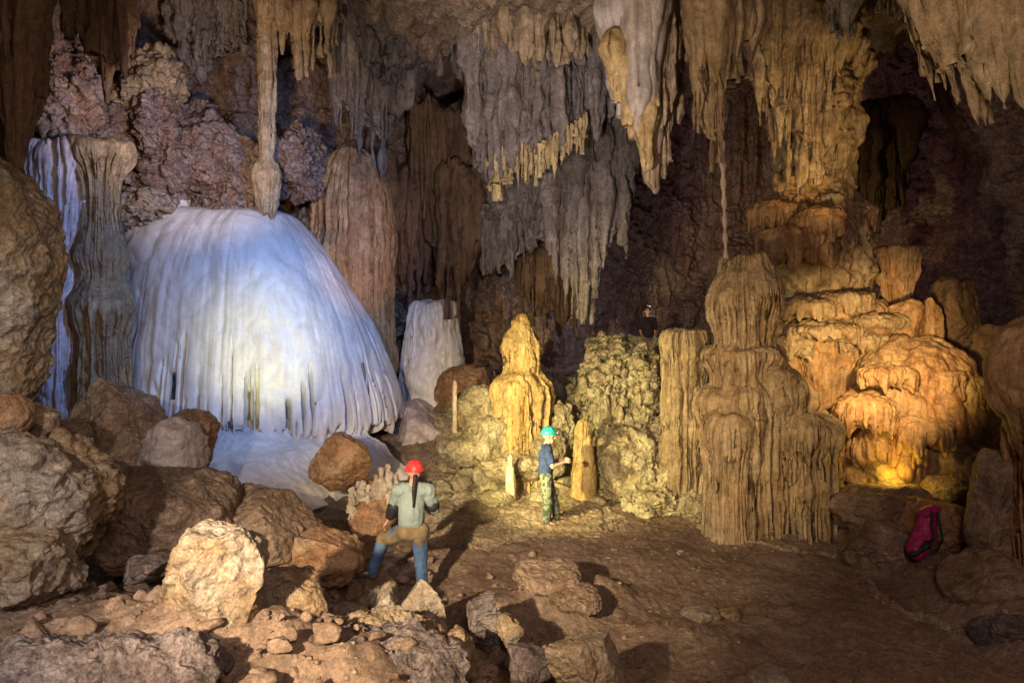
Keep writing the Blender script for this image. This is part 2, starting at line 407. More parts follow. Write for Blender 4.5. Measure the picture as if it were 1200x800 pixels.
nx, ny = 760, 760
tx = np.linspace(-1, 1, nx); xs = tx*9+np.sign(tx)*np.abs(tx)**3*7
ys = -5+36*np.linspace(0, 1, ny)**1.35
X, Y = np.meshgrid(xs, ys)
Z = floor_h(X, Y)
q = np.stack([X, Y, X*0], -1).reshape(-1, 3)
def ground_wob(x, y):
    q = np.stack([x, y, x*0], -1)
    trod = ss(-1.6, -.4, x)*ss(6.2, 5.0, x)*ss(14, 12.8, y)*ss(5, 7, y)      # the trodden middle is smoother
    return (fbm(q*.7, 3, 11)*.15*(1-.35*trod)+billow(q*1.7, 3, 12)*.10*(1-.75*trod)+fbm(q*5, 4, 13)*.045*(1-.65*trod)+billow(q*9, 2, 14)*.025
            - .06*np.clip(fbm(q*3.1, 2, 17)-.25, 0, 1))
Z = Z+ground_wob(X.reshape(-1), Y.reshape(-1)).reshape(Z.shape)
V = np.stack([X, Y, Z], -1).reshape(-1, 3)
o = mk('cave_floor', V, grid_faces(ny, nx, False), M['floor']); o['kind'] = 'structure'

path = np.array([(-8.5, -4), (-9.8, 3), (-11, 9), (-11.2, 15), (-9.5, 18.2), (-6.5, 18.8), (-4.2, 19.2), (-2.2, 20.4), (-.6, 20.8), (1.0, 21.6), (2.4, 24.5), (4.2, 27.5), (8, 29),
                 (12.5, 27.5), (14, 22), (12.8, 15), (11, 9), (10.5, 3), (9, -4), (0, -5.5), (-8.5, -4)], float)
nu = 1700
c = catmull(path, 4000)
# more columns on the part of the wall that the lamps show
w = np.where((c[:, 1] > 9), 3.0, .5); s = np.concatenate([[0], np.cumsum(.5*(w[1:]+w[:-1])*np.linalg.norm(np.diff(c, axis=0), axis=1))])
t = np.linspace(0, s[-1], nu)
cx, cy = np.interp(t, s, c[:, 0]), np.interp(t, s, c[:, 1])
tang = np.stack([np.gradient(cx), np.gradient(cy)], -1); tang /= np.linalg.norm(tang, axis=1)[:, None]
nrm = np.stack([tang[:, 1], -tang[:, 0]], -1)       # into the cave
nv = 430
zz = np.linspace(-1, 14.5, nv)[:, None]
X = cx[None]+0*zz; Y = cy[None]+0*zz; Zg = zz+0*X
q = np.stack([X, Y, Zg], -1).reshape(-1, 3)
flmask = ss(-.05, .3, fbm(q*np.array((.35, .35, .12)), 2, 40)+.15*(cy[None]+0*zz > 17).reshape(-1))
d = fbm(q*.28, 3, 21)*1.0
flmask = flmask*(1-.8*(np.repeat(cx[None], nv, 0).reshape(-1) < -5.2))
d = d+ridged(q*np.array((.55, .55, .9)), 3, 22)*.75*(1-.6*flmask)+billow(q*1.3, 3, 23)*.55*(1-.7*flmask)
d = d+billow(q*np.array((1.6, 1.6, .16)), 3, 24)*.55*flmask+billow(q*np.array((4.2, 4.2, .3)), 2, 25)*.12*flmask
d = d+fbm(q*4.5, 3, 26)*.10+ridged(q*2.8, 3, 27)*.16*(1-.5*flmask)
d = d.reshape(X.shape)
# a ledge above the big flowstone, a hollow left of the hanging curtain, an overhang towards the roof
lx = np.exp(-((X+7)/3.0)**2)*(Y > 14)
d = d+1.5*lx*ss(6.9, 5.9, Zg)+.8*lx*np.exp(-((Zg-7.0)/.8)**2)
hol = np.exp(-((X+1.9)/.75)**4)*np.exp(-((Zg-10.0)/.85)**4)*(Y > 15)
d = d-1.6*hol
d = d+1.2*ss(9.5, 13.5, Zg)
X = X+nrm[None, :, 0]*d; Y = Y+nrm[None, :, 1]*d
o = mk('cave_wall', np.stack([X, Y, Zg+.25*fbm(q*1.1, 2, 30).reshape(X.shape)], -1).reshape(-1, 3), grid_faces(nv, nu, False)[:, ::-1], M['wall']); o['kind'] = 'structure'

xs = np.linspace(-14, 16, 560); ys = np.linspace(-6, 31, 640)
X, Y = np.meshgrid(xs, ys)
def ceil_h(X, Y): return 9.9+2.6*ss(-2.6, -5.5, X)*ss(6, 12, Y)+2.8*ss(15.5, 19, Y)*ss(1.5, 3.5, X)+2.3*ss(16.3, 17.5, Y)*ss(3, 0, X)
q = np.stack([X, Y, X*0], -1).reshape(-1, 3)
Z = ceil_h(X, Y)-(fbm(q*.5, 3, 51)*.5+billow(q*1.1, 3, 52)*.45+ridged(q*np.array((2.2, 1.5, 1)), 3, 53)*.16+fbm(q*5, 3, 54)*.06).reshape(X.shape)
o = mk('cave_ceiling', np.stack([X, Y, Z], -1).reshape(-1, 3), grid_faces(len(ys), len(xs), False)[:, ::-1], M['ceiling']); o['kind'] = 'structure'

# ------------------------------------------------------------------ formations
def formation(name, V, F, mat, label, cat, group=None):
    c = np.array((V[:, 0].mean(), V[:, 1].mean(), V[:, 2].min()))
    return tag(mk(name, V, F, mat, origin=c), label, cat, group)

def formation_parts(name, base, label, cat, parts, group=None):
    r = empty(name, base); tag(r, label, cat, group)
    for pn, V, F, m in parts: mk(pn, V, F, m, parent=r)
    return r

# the big white flowstone
DX, DY = -6.15, 16.6
zl = [.3, 1.4, 2.2, 3.5, 4.9, 5.7, 6.1, 6.25, 6.3]
rr = [3.45, 3.5, 3.3, 2.75, 1.85, 1.25, .85, .5, .05]
rl = [3.4, 3.55, 3.55, 3.5, 3.45, 3.35, 3.1, 2.2, .05]
rf = [2.5, 2.55, 2.5, 2.35, 2.1, 1.75, 1.3, .7, .05]
slots = np.random.default_rng(5)
SL = [(slots.uniform(2.9, 6.4), slots.uniform(.007, .022), slots.uniform(.25, 2.4)**1, slots.uniform(.25, .75)) for _ in range(46)]
def dome_warp(U, Z, R):
    a = np.cos(U); b = np.sin(U)
    inner = R/np.maximum(np.interp(Z, zl, rr), .05)
    R0, L0, F0 = (np.interp(Z, zl, t) for t in (rr, rl, rf))
    side = np.where(a > 0, R0, L0)
    r = 1/np.sqrt((a/side)**2+(b/F0)**2)
    r = r*np.clip(inner, 0, 1.02)
    for cu, w, h, dep in SL:
        dd = np.abs((U-cu+math.pi) % (2*math.pi)-math.pi)
        k = np.clip(1-dd/w, 0, 1)*ss(1.3+h, 1.3+h*.35, Z)
        r = r-dep*k*ss(.6, 1.2, Z)
    return r
prof = [(1.9, 2.2), (2.2, 1.9), (2.9, 1.55, .4), (3.42, 1.32, .55), (3.5, 1.5, .25)]+[(rr[i], zl[i]) for i in range(2, 9)]
V, F = revolve(prof, DX, DY, nu=1100, nv=320, flute=(6.5, .06), kz=.05, lumps=(.7, .09), rough=(3, .006), seed=3, nteeth=130, warp=dome_warp, detail=False,
               flute_fade=lambda Z: .35+.9*ss(5.6, 2.0, Z))
F = F
dome_root = empty('flowstone_dome', (DX, DY-2, .4)); tag(dome_root, 'huge white flowstone dome like a frozen waterfall, lit blue and white', 'flowstone')
mk('cascade', V, F, M['white'], parent=dome_root)
# teeth hanging from its lower lip
rg = random.Random(8); parts = []
for i in range(120):
    u = math.radians(200+150*(i+rg.random())/120)
    a, b = math.cos(u), math.sin(u)
    r = 1/math.sqrt((a/(3.45 if a > 0 else 3.3))**2+(b/2.5)**2)-rg.uniform(.02, .2)
    L = rg.uniform(.15, .55)*(1.2 if 235 < math.degrees(u) < 300 else .8)
    parts.append(cone(DX+a*(r-.16), DY+b*(r-.16), 1.5, 1.36-L*.8, rg.uniform(.03, .09), 900+i, nu=10, nv=22))
V, F = join(parts); mk('drip_fringe', V, F, M['fringe'], parent=dome_root)
# the smooth apron below the lip
u = np.linspace(math.radians(205), math.radians(335), 420); t = np.linspace(0, 1, 170)[:, None]
a, b = np.cos(u)[None], np.sin(u)[None]
r0 = 1/np.sqrt((a/3.3)**2+(b/2.4)**2)
ext = 1.5+2.0*np.exp(-((u-math.radians(279))/.40)**2)[None]
R = r0-.45+t*ext
st = t*3+.35*perlin(np.stack([u*3, u*0, u*0], -1), 4)[None]
Zp = 1.42-1.1*(.55*t+.45*(np.floor(st)+ss(.55, 1, st-np.floor(st)))/3)-.25*t**3
X, Y = DX+a*R+.35*t*a, DY+b*R
V = np.stack([X, Y, Zp+0*X], -1).reshape(-1, 3)
F = grid_faces(170, 420, False)
V = rockify(V, F, [('b', 1.6, .07, 1, 61), ('f', 6, .015, 1, 62)])
mk('apron', V, F, M['white'], parent=dome_root)

x, y = P(214, 0, 16.2)[:2]
V, F = revolve([(.5, 5.7), (.42, 6.1), (.22, 6.35), (.12, 6.6), (.06, 6.9), (.01, 7.0)], x, y, nu=90, nv=80, flute=(4, .04), lumps=(2, .06), seed=13)
formation('stub_stalagmite', V, F, M['white'], 'small pointed white stalagmite on the left shoulder of the white dome', 'stalagmite')
# lumps of flowstone on the wall above
GW = 'rock lumps on the wall above the white dome'
for i, (px, py, Y, w, h, m, lab) in enumerate([(172, 100, 15.8, 60, 80, 'tan', 'cream fluted lump of flowstone high on the left wall'), (185, 145, 15.6, 40, 60, 'wall', 'rough lump below the cream one on the left wall'),
        (70, 110, 13.6, 60, 90, 'wall', 'rough layered lump behind the upper left stalactites'), (120, 160, 15.5, 90, 50, 'wall', 'rough ledge lump above the mushroom-topped pillar'),
        (180, 205, 15.9, 80, 60, 'wall', 'knobby rock just above the left end of the white dome'), (240, 190, 16.2, 90, 70, 'wall', 'broken rock in the middle of the wall above the white dome'),
        (275, 225, 16.2, 60, 55, 'wall', 'bumpy rock left of the foot of the slender column'), (225, 150, 16.8, 70, 40, 'wall', 'small rough ledge higher on the wall above the dome'),
        (350, 190, 17.0, 60, 70, 'wall', 'rough rock between the slender column and the orange-brown one'), (160, 245, 15.4, 60, 40, 'pale', 'pale rock beside the top of the mushroom-topped pillar')]):
    sc_ = Y/FPX
    V, F = rock_shape(P(px, py, Y), (w*sc_*.66, .75, h*sc_*.66), 700+i, facets=4, sub=6, rough=2.4, cut=(.6, .9), lump=2.2)
    V = rockify(V, F, [('b', 1.9, .22, 1, 720+i), ('b', 5, .07, 1.2, 740+i), ('r', 9, .03, 1, 760+i)])
    formation('wall_rock', V, F, M[m], lab, 'rock', GW)
# small bluish flowstone behind it
x, y = P(508, 0, 18.6)[:2]
V, F = revolve([(.95, .8), (.98, 1.7, .4), (.92, 2.6), (.82, 3.4), (.74, 3.85), (.6, 4.05), (.3, 4.12), (.02, 4.14)], x, y, flute=(6, .09), kz=.08, lumps=(.9, .2), rough=(4, .008), seed=14, ell=(.92, .9), detail=False, wob=.25)
formation('flowstone_mound', V, F, M['white'], 'small blue-white flowstone mound in the gap behind the huge white dome', 'flowstone')
# low grey slope between the two
V, F = rock_shape(P(500, 492, 17.3)+np.array((0, 0, -.35)), (1.0, 1.2, .75), 77, facets=3, tilt=24)
formation('sloping_rock', V, F, M['violet'], 'smooth grey sloping rock at the right foot of the white dome', 'rock')
V, F = rock_shape(P(548, 455, 17.6), (.85, .8, .6), 78, facets=3, tilt=-5)
formation('rounded_rock', V, F, M['ochre'], 'rounded rust brown rock behind the thin upright stalagmite', 'rock')

# pillars left of the dome
x, y = P(65, 0, 13.2)[:2]
V, F = revolve([(.35, 1.2), (.36, 2.0), (.42, 3.2), (.5, 4.6), (.56, 5.8), (.56, 6.6, .2), (.45, 7.0), (.2, 7.1), (.02, 7.12)], x, y, flute=(5, .16), kz=.12, lumps=(1, .12), seed=21, ell=(1, .9))
formation('flowstone_pillar', V, F, M['violet'], 'pale lilac fluted pillar at the left, left of the mushroom-topped one', 'pillar')
x, y = P(118, 0, 13.4)[:2]
V, F = revolve([(.5, 1.2), (.5, 2.4, 0, 1.2), (.46, 3.2, 0, 1.3), (.56, 3.7, .3, .9), (.64, 3.95, .1, .3), (.5, 4.3, 0, .2), (.42, 4.5, 0, .8), (.5, 4.85, .2, .5), (.46, 5.2, 0, .3), (.36, 5.6, 0, .8), (.34, 6.1, 0, 1.2), (.42, 6.5, .1, 1.1),
                (.6, 6.78, .12, .5), (.64, 6.95, 0, .15), (.56, 7.07, 0, .1), (.3, 7.11, 0, .1), (.02, 7.12, 0, 0)], x, y, nv=300, nu=300, flute=(8, .15), kz=.12, lumps=(1.2, .1), rough=(6, .015), seed=22, nteeth=50, wob=.08)
formation('mushroom_pillar', V, F, M['olive'], 'brown fluted pillar with a flat mushroom top beside the white dome', 'pillar')

# thin column above the dome
x, y = P(313, 0, 15.5)[:2]
prof = [(.05, 6.0, .1), (.14, 6.05, .35), (.22, 6.35, .25, 1.3), (.31, 6.78, .1, 1), (.33, 6.95, 0, .3), (.25, 7.12, 0, .2), (.15, 7.3), (.18, 8), (.21, 9), (.22, 10), (.28, 11), (.5, 12.4), (.8, 13)]
V, F = revolve(prof, x, y, nu=130, nv=240, flute=(4, .07), kz=.15, lumps=(1.2, .07), seed=31, nteeth=18, ell=(1, .9))
formation('slender_column', V, F, M['tan'], 'tall slender column with a bulbous foot above the white dome', 'column')

# orange flowstone column right of the dome
x, y = P(412, 0, 17.7)[:2]
V, F = revolve([(1.15, 1.2), (1.1, 3.0), (1.12, 4.2), (1.12, 5.6), (1.0, 6.9), (.75, 7.6), (.4, 7.95), (.02, 8.05)], x, y, nu=320, nv=200, flute=(9, .2), kz=.09, lumps=(.9, .14), seed=41, ell=(.95, .8))
formation('flowstone_column', V, F, M['orange'], 'bulging orange-brown fluted column right of the white dome', 'column')

# hanging curtains
GR2 = rock_mat('shaded_grey_drapery_rock', [(.12, .095, .08), (.19, .16, .135), (.27, .235, .195)], scale=1.0, streak=.4, speck=.4, bump=.6, rough=.7, spec=.25, streak_scale=7, bscale=9)  # darker copy of the grey, paints shade into the second drapery tier
BD = 'brown draperies hanging at the upper left'
V, F = curtain([(2, 190, 9.6), (18, 225, 9.8), (30, 205, 9.9), (48, 110, 10)], 10.5, 7, .17, 101, jit=16, sheet=(.12, 60))
formation('stalactite_curtain', V, F, M['browndrape'], 'long dark brown stalactite curtain in the upper left corner', 'stalactites', BD)
V, F = curtain([(62, 40, 11), (85, 55, 11.2), (110, 90, 11.2), (140, 120, 11.3), (156, 60, 11.4)], 11.5, 10, .17, 102, jit=14, sheet=(.12, 30))
formation('stalactite_curtain', V, F, M['browndrape'], 'broad brown stalactite curtain second from the upper left corner', 'stalactites', BD)
V, F = curtain([(330, 60, 15.6), (352, 110, 15.8), (372, 70, 16), (398, 60, 16.2)], 13, 11, .16, 103, jit=16, sheet=(.12, 40))
formation('stalactite_curtain', V, F, M['tan'], 'short tan stalactite fringe right of the slender column', 'stalactites')
V, F = curtain([(385, 150, 17.0), (420, 175, 17.2), (445, 200, 17.4), (470, 165, 17.6), (492, 110, 17.8)], 13, 15, .24, 104, jit=18, sheet=(.25, 40))
formation('stalactite_curtain', V, F, M['grey'], 'grey fluted stalactite curtain above the orange-brown column', 'stalactites')
V, F = curtain([(480, 250, 18.4), (505, 330, 18.6), (535, 390, 18.8), (560, 300, 18.9), (578, 250, 19)], [(480, 105), (492, 130), (503, 118), (520, 140), (540, 126), (558, 132), (578, 105)], 13, .22, 105, cap=True, jit=22, sheet=(.25, 50))
formation('stalactite_curtain', V, F, M['browndrape'], 'dim brown draped curtain below the dark hollow', 'stalactites')

V, F = curtain([(196, 62, 17.0), (225, 100, 17.1), (255, 88, 17.2), (290, 70, 17.2)], 13.5, 10, .3, 151, jit=18, depth=.4, sheet=(.35, 20), rough=.16)
formation('stalactite_curtain', V, F, M['grey'], 'rough grey curtain high on the wall left of the slender column', 'stalactites')
V, F = curtain([(425, 85, 16.0), (455, 112, 16.1), (490, 92, 16.2), (520, 80, 16.3), (556, 110, 16.2)], 12.5, 16, .2, 152, jit=14, depth=.4, sheet=(.3, 15), rough=.14)
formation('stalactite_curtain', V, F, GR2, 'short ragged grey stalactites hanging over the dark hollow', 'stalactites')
V, F = curtain([(512, 330, 18.0), (530, 372, 18.0), (548, 350, 18.0), (566, 300, 18.1)], [(512, 205), (530, 190), (548, 212), (566, 200)], 7, .26, 153, jit=14, depth=.2, cap=True, rough=.05)
formation('stalactite_curtain', V, F, M['browndrape'], 'brown drip columns between the dark hollow and the small bluish mound', 'stalactites')
V, F = curtain([(450, 330, 18.6), (470, 370, 18.7), (490, 340, 18.8), (505, 300, 18.8)], [(450, 180), (470, 205), (490, 190), (505, 200)], 9, .24, 154, jit=14, depth=.25, cap=True, rough=.06)
formation('stalactite_curtain', V, F, M['browndrape'], 'reddish brown drip columns behind the orange-brown column', 'stalactites')
V, F = curtain([(560, 66, 14.6), (585, 78, 14.5), (615, 70, 14.5), (650, 82, 14.5), (690, 60, 14.6)], 10.2, 26, .09, 155, jit=10, depth=.4, rough=.06)
formation('stalactite_curtain', V, F, M['tan'], 'row of short stubby stalactites on the ceiling edge above the central draperies', 'stalactites')
V, F = curtain([(985, 250, 21.0), (1015, 275, 21.2), (1045, 262, 21.4), (1062, 240, 21.5)], [(985, 140), (1062, 120)], 11, .3, 156, jit=14, depth=.3, sheet=(.2, 20), cap=True, rough=.08)
formation('stalactite_curtain', V, F, M['browndrape'], 'dark curtain in the gloom right of the tall column', 'stalactites')
# central curtain in three tiers
env1 = [(553, 170, 15.4), (566, 214, 15.4), (582, 218, 15.3), (600, 206, 15.2), (632, 200, 15.2), (660, 182, 15.4), (690, 150, 15.7), (715, 135, 16), (738, 125, 16.3)]
V, F = curtain(env1, 10.4, 30, .24, 111, jit=10, depth=.35, sheet=(.3, 12), rough=.09)
V2, F2 = curtain([(572, 226, 15.1), (600, 214, 15.0), (632, 204, 15.0), (662, 188, 15.1), (688, 166, 15.3)], [(572, 200), (604, 168), (632, 178), (662, 160), (690, 142)], 46, .062, 112, jit=8, depth=.22, cap=True)  # yellow light from below, painted as golden tips
formation_parts('hanging_drapery', P(640, 200, 15.3), 'large grey hanging drapery with a ragged lower edge tinted as if lit gold, centre of the cave', 'drapery',
                [('drapery', V, F, M['grey']), ('fringe', V2, F2, M['gold_lit'])])
V, F = curtain([(575, 272, 17.4), (600, 282, 17.3), (628, 276, 17.2), (655, 296, 17.1), (690, 300, 17.1), (712, 275, 17.2), (742, 258, 17.4)], [(575, 150), (742, 100)], 26, .26, 113, jit=11, depth=.3, sheet=(.28, 14), rough=.11)
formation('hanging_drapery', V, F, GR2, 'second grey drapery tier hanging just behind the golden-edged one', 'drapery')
V, F = curtain([(640, 310, 17.0), (655, 335, 17.0), (668, 358, 16.9), (682, 378, 16.9), (694, 384, 16.9), (704, 320, 17.0), (720, 285, 17.1), (734, 296, 17.1), (740, 268, 17.1)], [(640, 215), (742, 190)], 22, .17, 114, jit=11, depth=.25, sheet=(.12, 42), rough=.07, cap=True)
formation('stalactite_curtain', V, F, M['grey'], 'pale pointed stalactites at the lowest tip of the central draperies', 'stalactites')
V, F = curtain([(565, 330, 17.8), (590, 318, 17.6), (615, 300, 17.4), (640, 290, 17.3)], [(565, 262), (640, 240)], 16, .16, 115, jit=9, depth=.2, sheet=(.3, 8), rough=.08)
formation('hanging_drapery', V, F, M['grey'], 'knobby grey shelf of rock jutting out below the central draperies', 'drapery')
V, F = curtain([(610, 370, 19.2), (640, 385, 19.2), (672, 400, 19.2), (700, 360, 19.2)], [(610, 300), (700, 290)], 14, .2, 116, jit=14, depth=.3, sheet=(.25, 20))
formation('stalactite_curtain', V, F, M['browndrape'], 'dark brown stalactites in the recess behind the yellow stalagmite', 'stalactites')

# white and gold stalactites right of the centre
V, F = curtain([(708, 100, 13.2), (720, 130, 13.1), (735, 150, 13.0), (748, 165, 12.9), (760, 180, 12.9)], 10.2, 9, .22, 121, jit=8, depth=.18, sheet=(.16, 50), rough=.03)
V2, F2 = curtain([(718, 112, 12.95), (736, 132, 12.9), (750, 172, 12.9), (760, 195, 12.9)], [(718, 52), (758, 84)], 13, .13, 122, jit=12, depth=.14, cap=True)
formation_parts('stalactite_cluster', P(740, 160, 13), 'white stalactite cluster with golden lower half, right of the central draperies', 'stalactites',
                [('upper_stalactites', V, F, M['cream']), ('golden_tips', V2, F2, M['yellow'])])
V, F = curtain([(756, 200, 13.5), (768, 222, 13.4), (776, 215, 13.4), (790, 150, 13.5), (803, 110, 13.6)], 10.2, 9, .19, 123, jit=7, depth=.15, sheet=(.12, 60), rough=.05)
formation('stalactite_cluster', V, F, M['tan'], 'brown stalactites ending in a square tip beside the white and gold ones', 'stalactites')
# the cluster with a drip straw over the tiered stalagmite
V, F = curtain([(808, 95, 10.6), (818, 150, 10.5), (828, 200, 10.4), (838, 195, 10.4), (846, 150, 10.4), (852, 110, 10.4), (864, 95, 10.5), (874, 100, 10.6), (884, 60, 10.7)], 10.2, 13, .17, 124, jit=6, depth=.15, sheet=(.12, 45), rough=.03)
p0, p1 = P(846, 165, 10.7), P(851, 303, 11.2)
tv = np.linspace(0, 1, 60)[:, None]; uu = np.linspace(0, 2*math.pi, 10, endpoint=False)[None]
rs = .034+.012*np.sin(tv*40)+.01*(1-tv)
S = np.stack([p0[0]+(p1[0]-p0[0])*tv+np.cos(uu)*rs, p0[1]+(p1[1]-p0[1])*tv+np.sin(uu)*rs, p0[2]+(p1[2]-p0[2])*tv+0*uu], -1).reshape(-1, 3)
formation_parts('stalactite_cluster', P(835, 200, 10.5), 'tan and white ribbed stalactites with a thin straw reaching the stalagmite below', 'stalactites',
                [('ribbed_stalactites', V, F, M['tan']), ('drip_straw', S, grid_faces(60, 10, True)[:, ::-1], M['cream'])])

# top right draperies
V, F = curtain([(972, 40, 12.2), (985, 52, 12.2), (998, 48, 12.2), (1008, 20, 12.2)], 10.2, 7, .16, 131, jit=5, sheet=(.12, 20), rough=.06)
formation('stalactite_cluster', V, F, M['grey'], 'stubby grey stalactite clump right of the tall column top', 'stalactites')
V, F = curtain([(1010, 8, 12.6), (1030, 18, 12.6), (1050, 22, 12.6), (1062, 10, 12.6)], 10.4, 14, .08, 132, jit=6, sheet=(.1, 8), rough=.04)
formation('stalactite_cluster', V, F, M['olive'], 'row of small stalactites against the dark at the upper right', 'stalactites')
V, F = curtain([(986, 95, 8.7), (998, 122, 8.6), (1012, 112, 8.5), (1026, 128, 8.4), (1040, 156, 8.3), (1048, 130, 8.3)], 10.3, 13, .15, 133, jit=8, depth=.12, sheet=(.14, 22), rough=.03, lean=(.27, 0))
formation('hanging_drapery', V, F, M['tan'], 'long slanting tan drapery at the upper right, the left one of two', 'drapery')
V, F = curtain([(1060, 95, 8.0), (1082, 138, 7.9), (1112, 125, 7.8), (1130, 130, 7.7), (1165, 145, 7.6), (1215, 155, 7.5)], 10.3, 16, .21, 134, jit=8, depth=.15, sheet=(.2, 26), rough=.03, lean=(.2, 0))
formation('hanging_drapery', V, F, M['tan'], 'thick slanting drapery cut by the right edge of the view', 'drapery')

# the tall column behind
x, y = P(948, 0, 14.6)[:2]
V, F = revolve([(1.3, .2), (1.45, 2.2), (1.35, 3.3), (1.25, 4.0), (1.15, 4.6), (1.25, 5.3), (1.0, 5.9), (.85, 6.6), (.95, 7.5), (1.0, 8.2), (1.0, 9.2), (1.15, 10.6)], x+.15, y, nu=320, nv=320, flute=(7, .12), kz=.4, lumps=(1.3, .34), rough=(5, .05), seed=51, ell=(.95, .8))
V2, F2 = curtain([(884, 110, 13.5), (900, 165, 13.4), (918, 200, 13.3), (938, 222, 13.25), (955, 225, 13.25), (970, 200, 13.3), (984, 110, 13.4)], 10.4, 21, .15, 141, jit=16, depth=.15, sheet=(.22, 50), rough=.05)
rgk = np.random.default_rng(9); kn = []
for i in range(90):
    px, py = np.clip(rgk.normal(946, 20), 916, 974), rgk.uniform(205, 290)
    c0 = P(px, py, 14.0-.5*float(ss(228, 262, py))+.3*abs(px-945)/45+rgk.uniform(-.08, .08))
    kn.append(rock_shape(c0, tuple(rgk.uniform(.07, .17, 3)), 300+i, facets=5, sub=4, rough=3.0, lump=2.5))
V3, F3 = join(kn)
def lip(px, py, Y, r, h, seed, ell=(1, .8), n=36):
    x, y, z = P(px, py, Y)
    return revolve([(r*.4, z-h*.5), (r*.75, z-h*.35, h*.4), (r*.98, z-h*.1, h*.8), (r, z+h*.15), (r*.8, z+h*.4), (r*.3, z+h*.5), (.01, z+h*.52)], x, y, nu=200, nv=60, flute=(8, .06), lumps=(2.5, .08), rough=(9, .03), seed=seed, nteeth=n, ell=ell)
V4, F4 = join([lip(935, 285, 13.6, .75, .7, 61), lip(905, 250, 13.9, .5, .5, 62), lip(960, 262, 13.4, .5, .6, 63), lip(1005, 250, 14.2, .4, .5, 64)])
formation_parts('grand_column', (x, y, .2), 'tall massive knobby column reaching the roof behind the tiered stalagmite', 'column',
                [('trunk', V, F, M['tan']), ('draped_ribs', V2, F2, M['tan']), ('knobs', V3, F3, M['orange']), ('dripping_ledge', V4, F4, M['orange'])])

# orange lit flowstone terraces at the right
x, y = P(978, 0, 14.0)[:2]
V, F = revolve([(1.0, .3), (1.08, 1.6, 0, 1.2), (1.14, 2.4, 0, 1.3), (1.24, 3.1, .12, 1), (1.32, 3.4, 0, .3), (1.2, 3.62, .08, .2), (1.0, 3.7, 0, .4), (.98, 3.9, .08, .3), (.7, 4.02, 0, .2), (.3, 4.12, 0, .1), (.02, 4.15, 0, 0)], x, y, nu=340, nv=190, flute=(13, .14), kz=.07, lumps=(1.6, .16), rough=(6, .025), seed=71, ell=(1, .8), wob=.15)
ledges = join([lip(985, 352, 13.5, .62, .36, 161, n=26), lip(1025, 378, 13.2, .55, .34, 162, n=24), lip(938, 360, 13.2, .6, .36, 163, n=26), lip(965, 388, 12.95, .7, .34, 164, n=30), lip(1010, 400, 13.0, .5, .32, 165, n=22), lip(925, 405, 13.1, .45, .4, 166, n=20)])
formation_parts('flowstone_wall', (x, y, .3), 'orange-lit fluted flowstone bank with stepped ledges under the tall column', 'flowstone', [('fluted_bank', V, F, M['orange']), ('dripping_ledge', *ledges, M['tan'])])
x, y = P(1062, 0, 12.6)[:2]
V, F = revolve([(.85, .9, 0, .3), (1.12, 1.0, .1, .8), (1.3, 1.15, .15, 1.2), (1.32, 1.6, 0, 1.3), (1.27, 2.0, .06, .7), (1.22, 2.2, 0, .15), (1.06, 2.5, .06, .35), (.98, 2.68, 0, .1), (.82, 2.92, .04, .3), (.66, 3.1, 0, .1), (.35, 3.28, 0, .1), (.02, 3.33, 0, 0)], x, y, nu=340, nv=240, flute=(9, .14), kz=.1, lumps=(1.1, .2), rough=(7, .015), seed=72, ell=(1.02, .85), lean=(.06, 0), wob=.22)
ledges = join([lip(1012, 482, 11.75, .5, .55, 171, n=30), lip(1040, 440, 11.9, .5, .36, 172, n=26), lip(1085, 505, 11.6, .5, .5, 173, n=28), lip(1100, 445, 12.0, .5, .42, 174, n=24)])
formation_parts('flowstone_dome', (x, y, .9), 'rounded orange flowstone dome at the right hung with dripping ledges', 'flowstone', [('mound', V, F, M['orange']), ('dripping_ledge', *ledges, M['orange'])])
V, F = lip(1128, 465, 12.0, .42, .75, 73)
formation('dripping_flowstone', V, F, M['yellow'], 'small yellowish dripping knob on the right flank of the orange dome', 'flowstone')
x, y = P(1050, 0, 14.3)[:2]
V, F = revolve([(.26, 3.2), (.26, 3.9), (.31, 4.4, .1, 1.2), (.42, 4.82, .3, .8), (.46, 5.05, 0, .2), (.4, 5.13, 0, .1), (.2, 5.15), (.02, 5.2)], x, y, flute=(7, .07), lumps=(2.2, .07), seed=74, nteeth=30)
formation('mushroom_stalagmite', V, F, M['orange'], 'flat-topped dripping stalagmite against the dark, right of the tall column', 'stalagmite')
for i, (px, py, w, h, Y, lab) in enumerate([(1062, 388, 34, 60, 13.2, 'square pale block on top of the orange dome, left one of two'), (1088, 382, 22, 58, 13.3, 'narrow pale block on top of the orange dome, right one of two'),
                                           (1120, 372, 46, 80, 13.9, 'dark ribbed stump behind the pale blocks'), (1108, 420, 34, 34, 12.6, 'rounded knuckle of rock above the yellowish knob'),
                                           (1165, 425, 80, 70, 13.8, 'dark rough rock beside the large mushroom rock')]):
    s = Y/FPX
    V, F = rock_shape(P(px, py, Y), (w*s*.6, w*s*.6, h*s*.6), 400+i, facets=10, sub=5, rough=1.3, cut=(.5, .8))
    formation('rock_block', V, F, M['orange' if i in (0, 1, 3) else 'browndrape'], lab, 'rock', 'rocks on top of the orange dome')
V, F = rock_shape(P(1120, 535, 11.9)+np.array((.1, .3, 0)), (1.3, .9, .75), 411, facets=4, tilt=-22, rough=.7)
formation('sloping_rock', V, F, M['brown'], 'dark smooth rock leaning under the orange dome', 'rock')

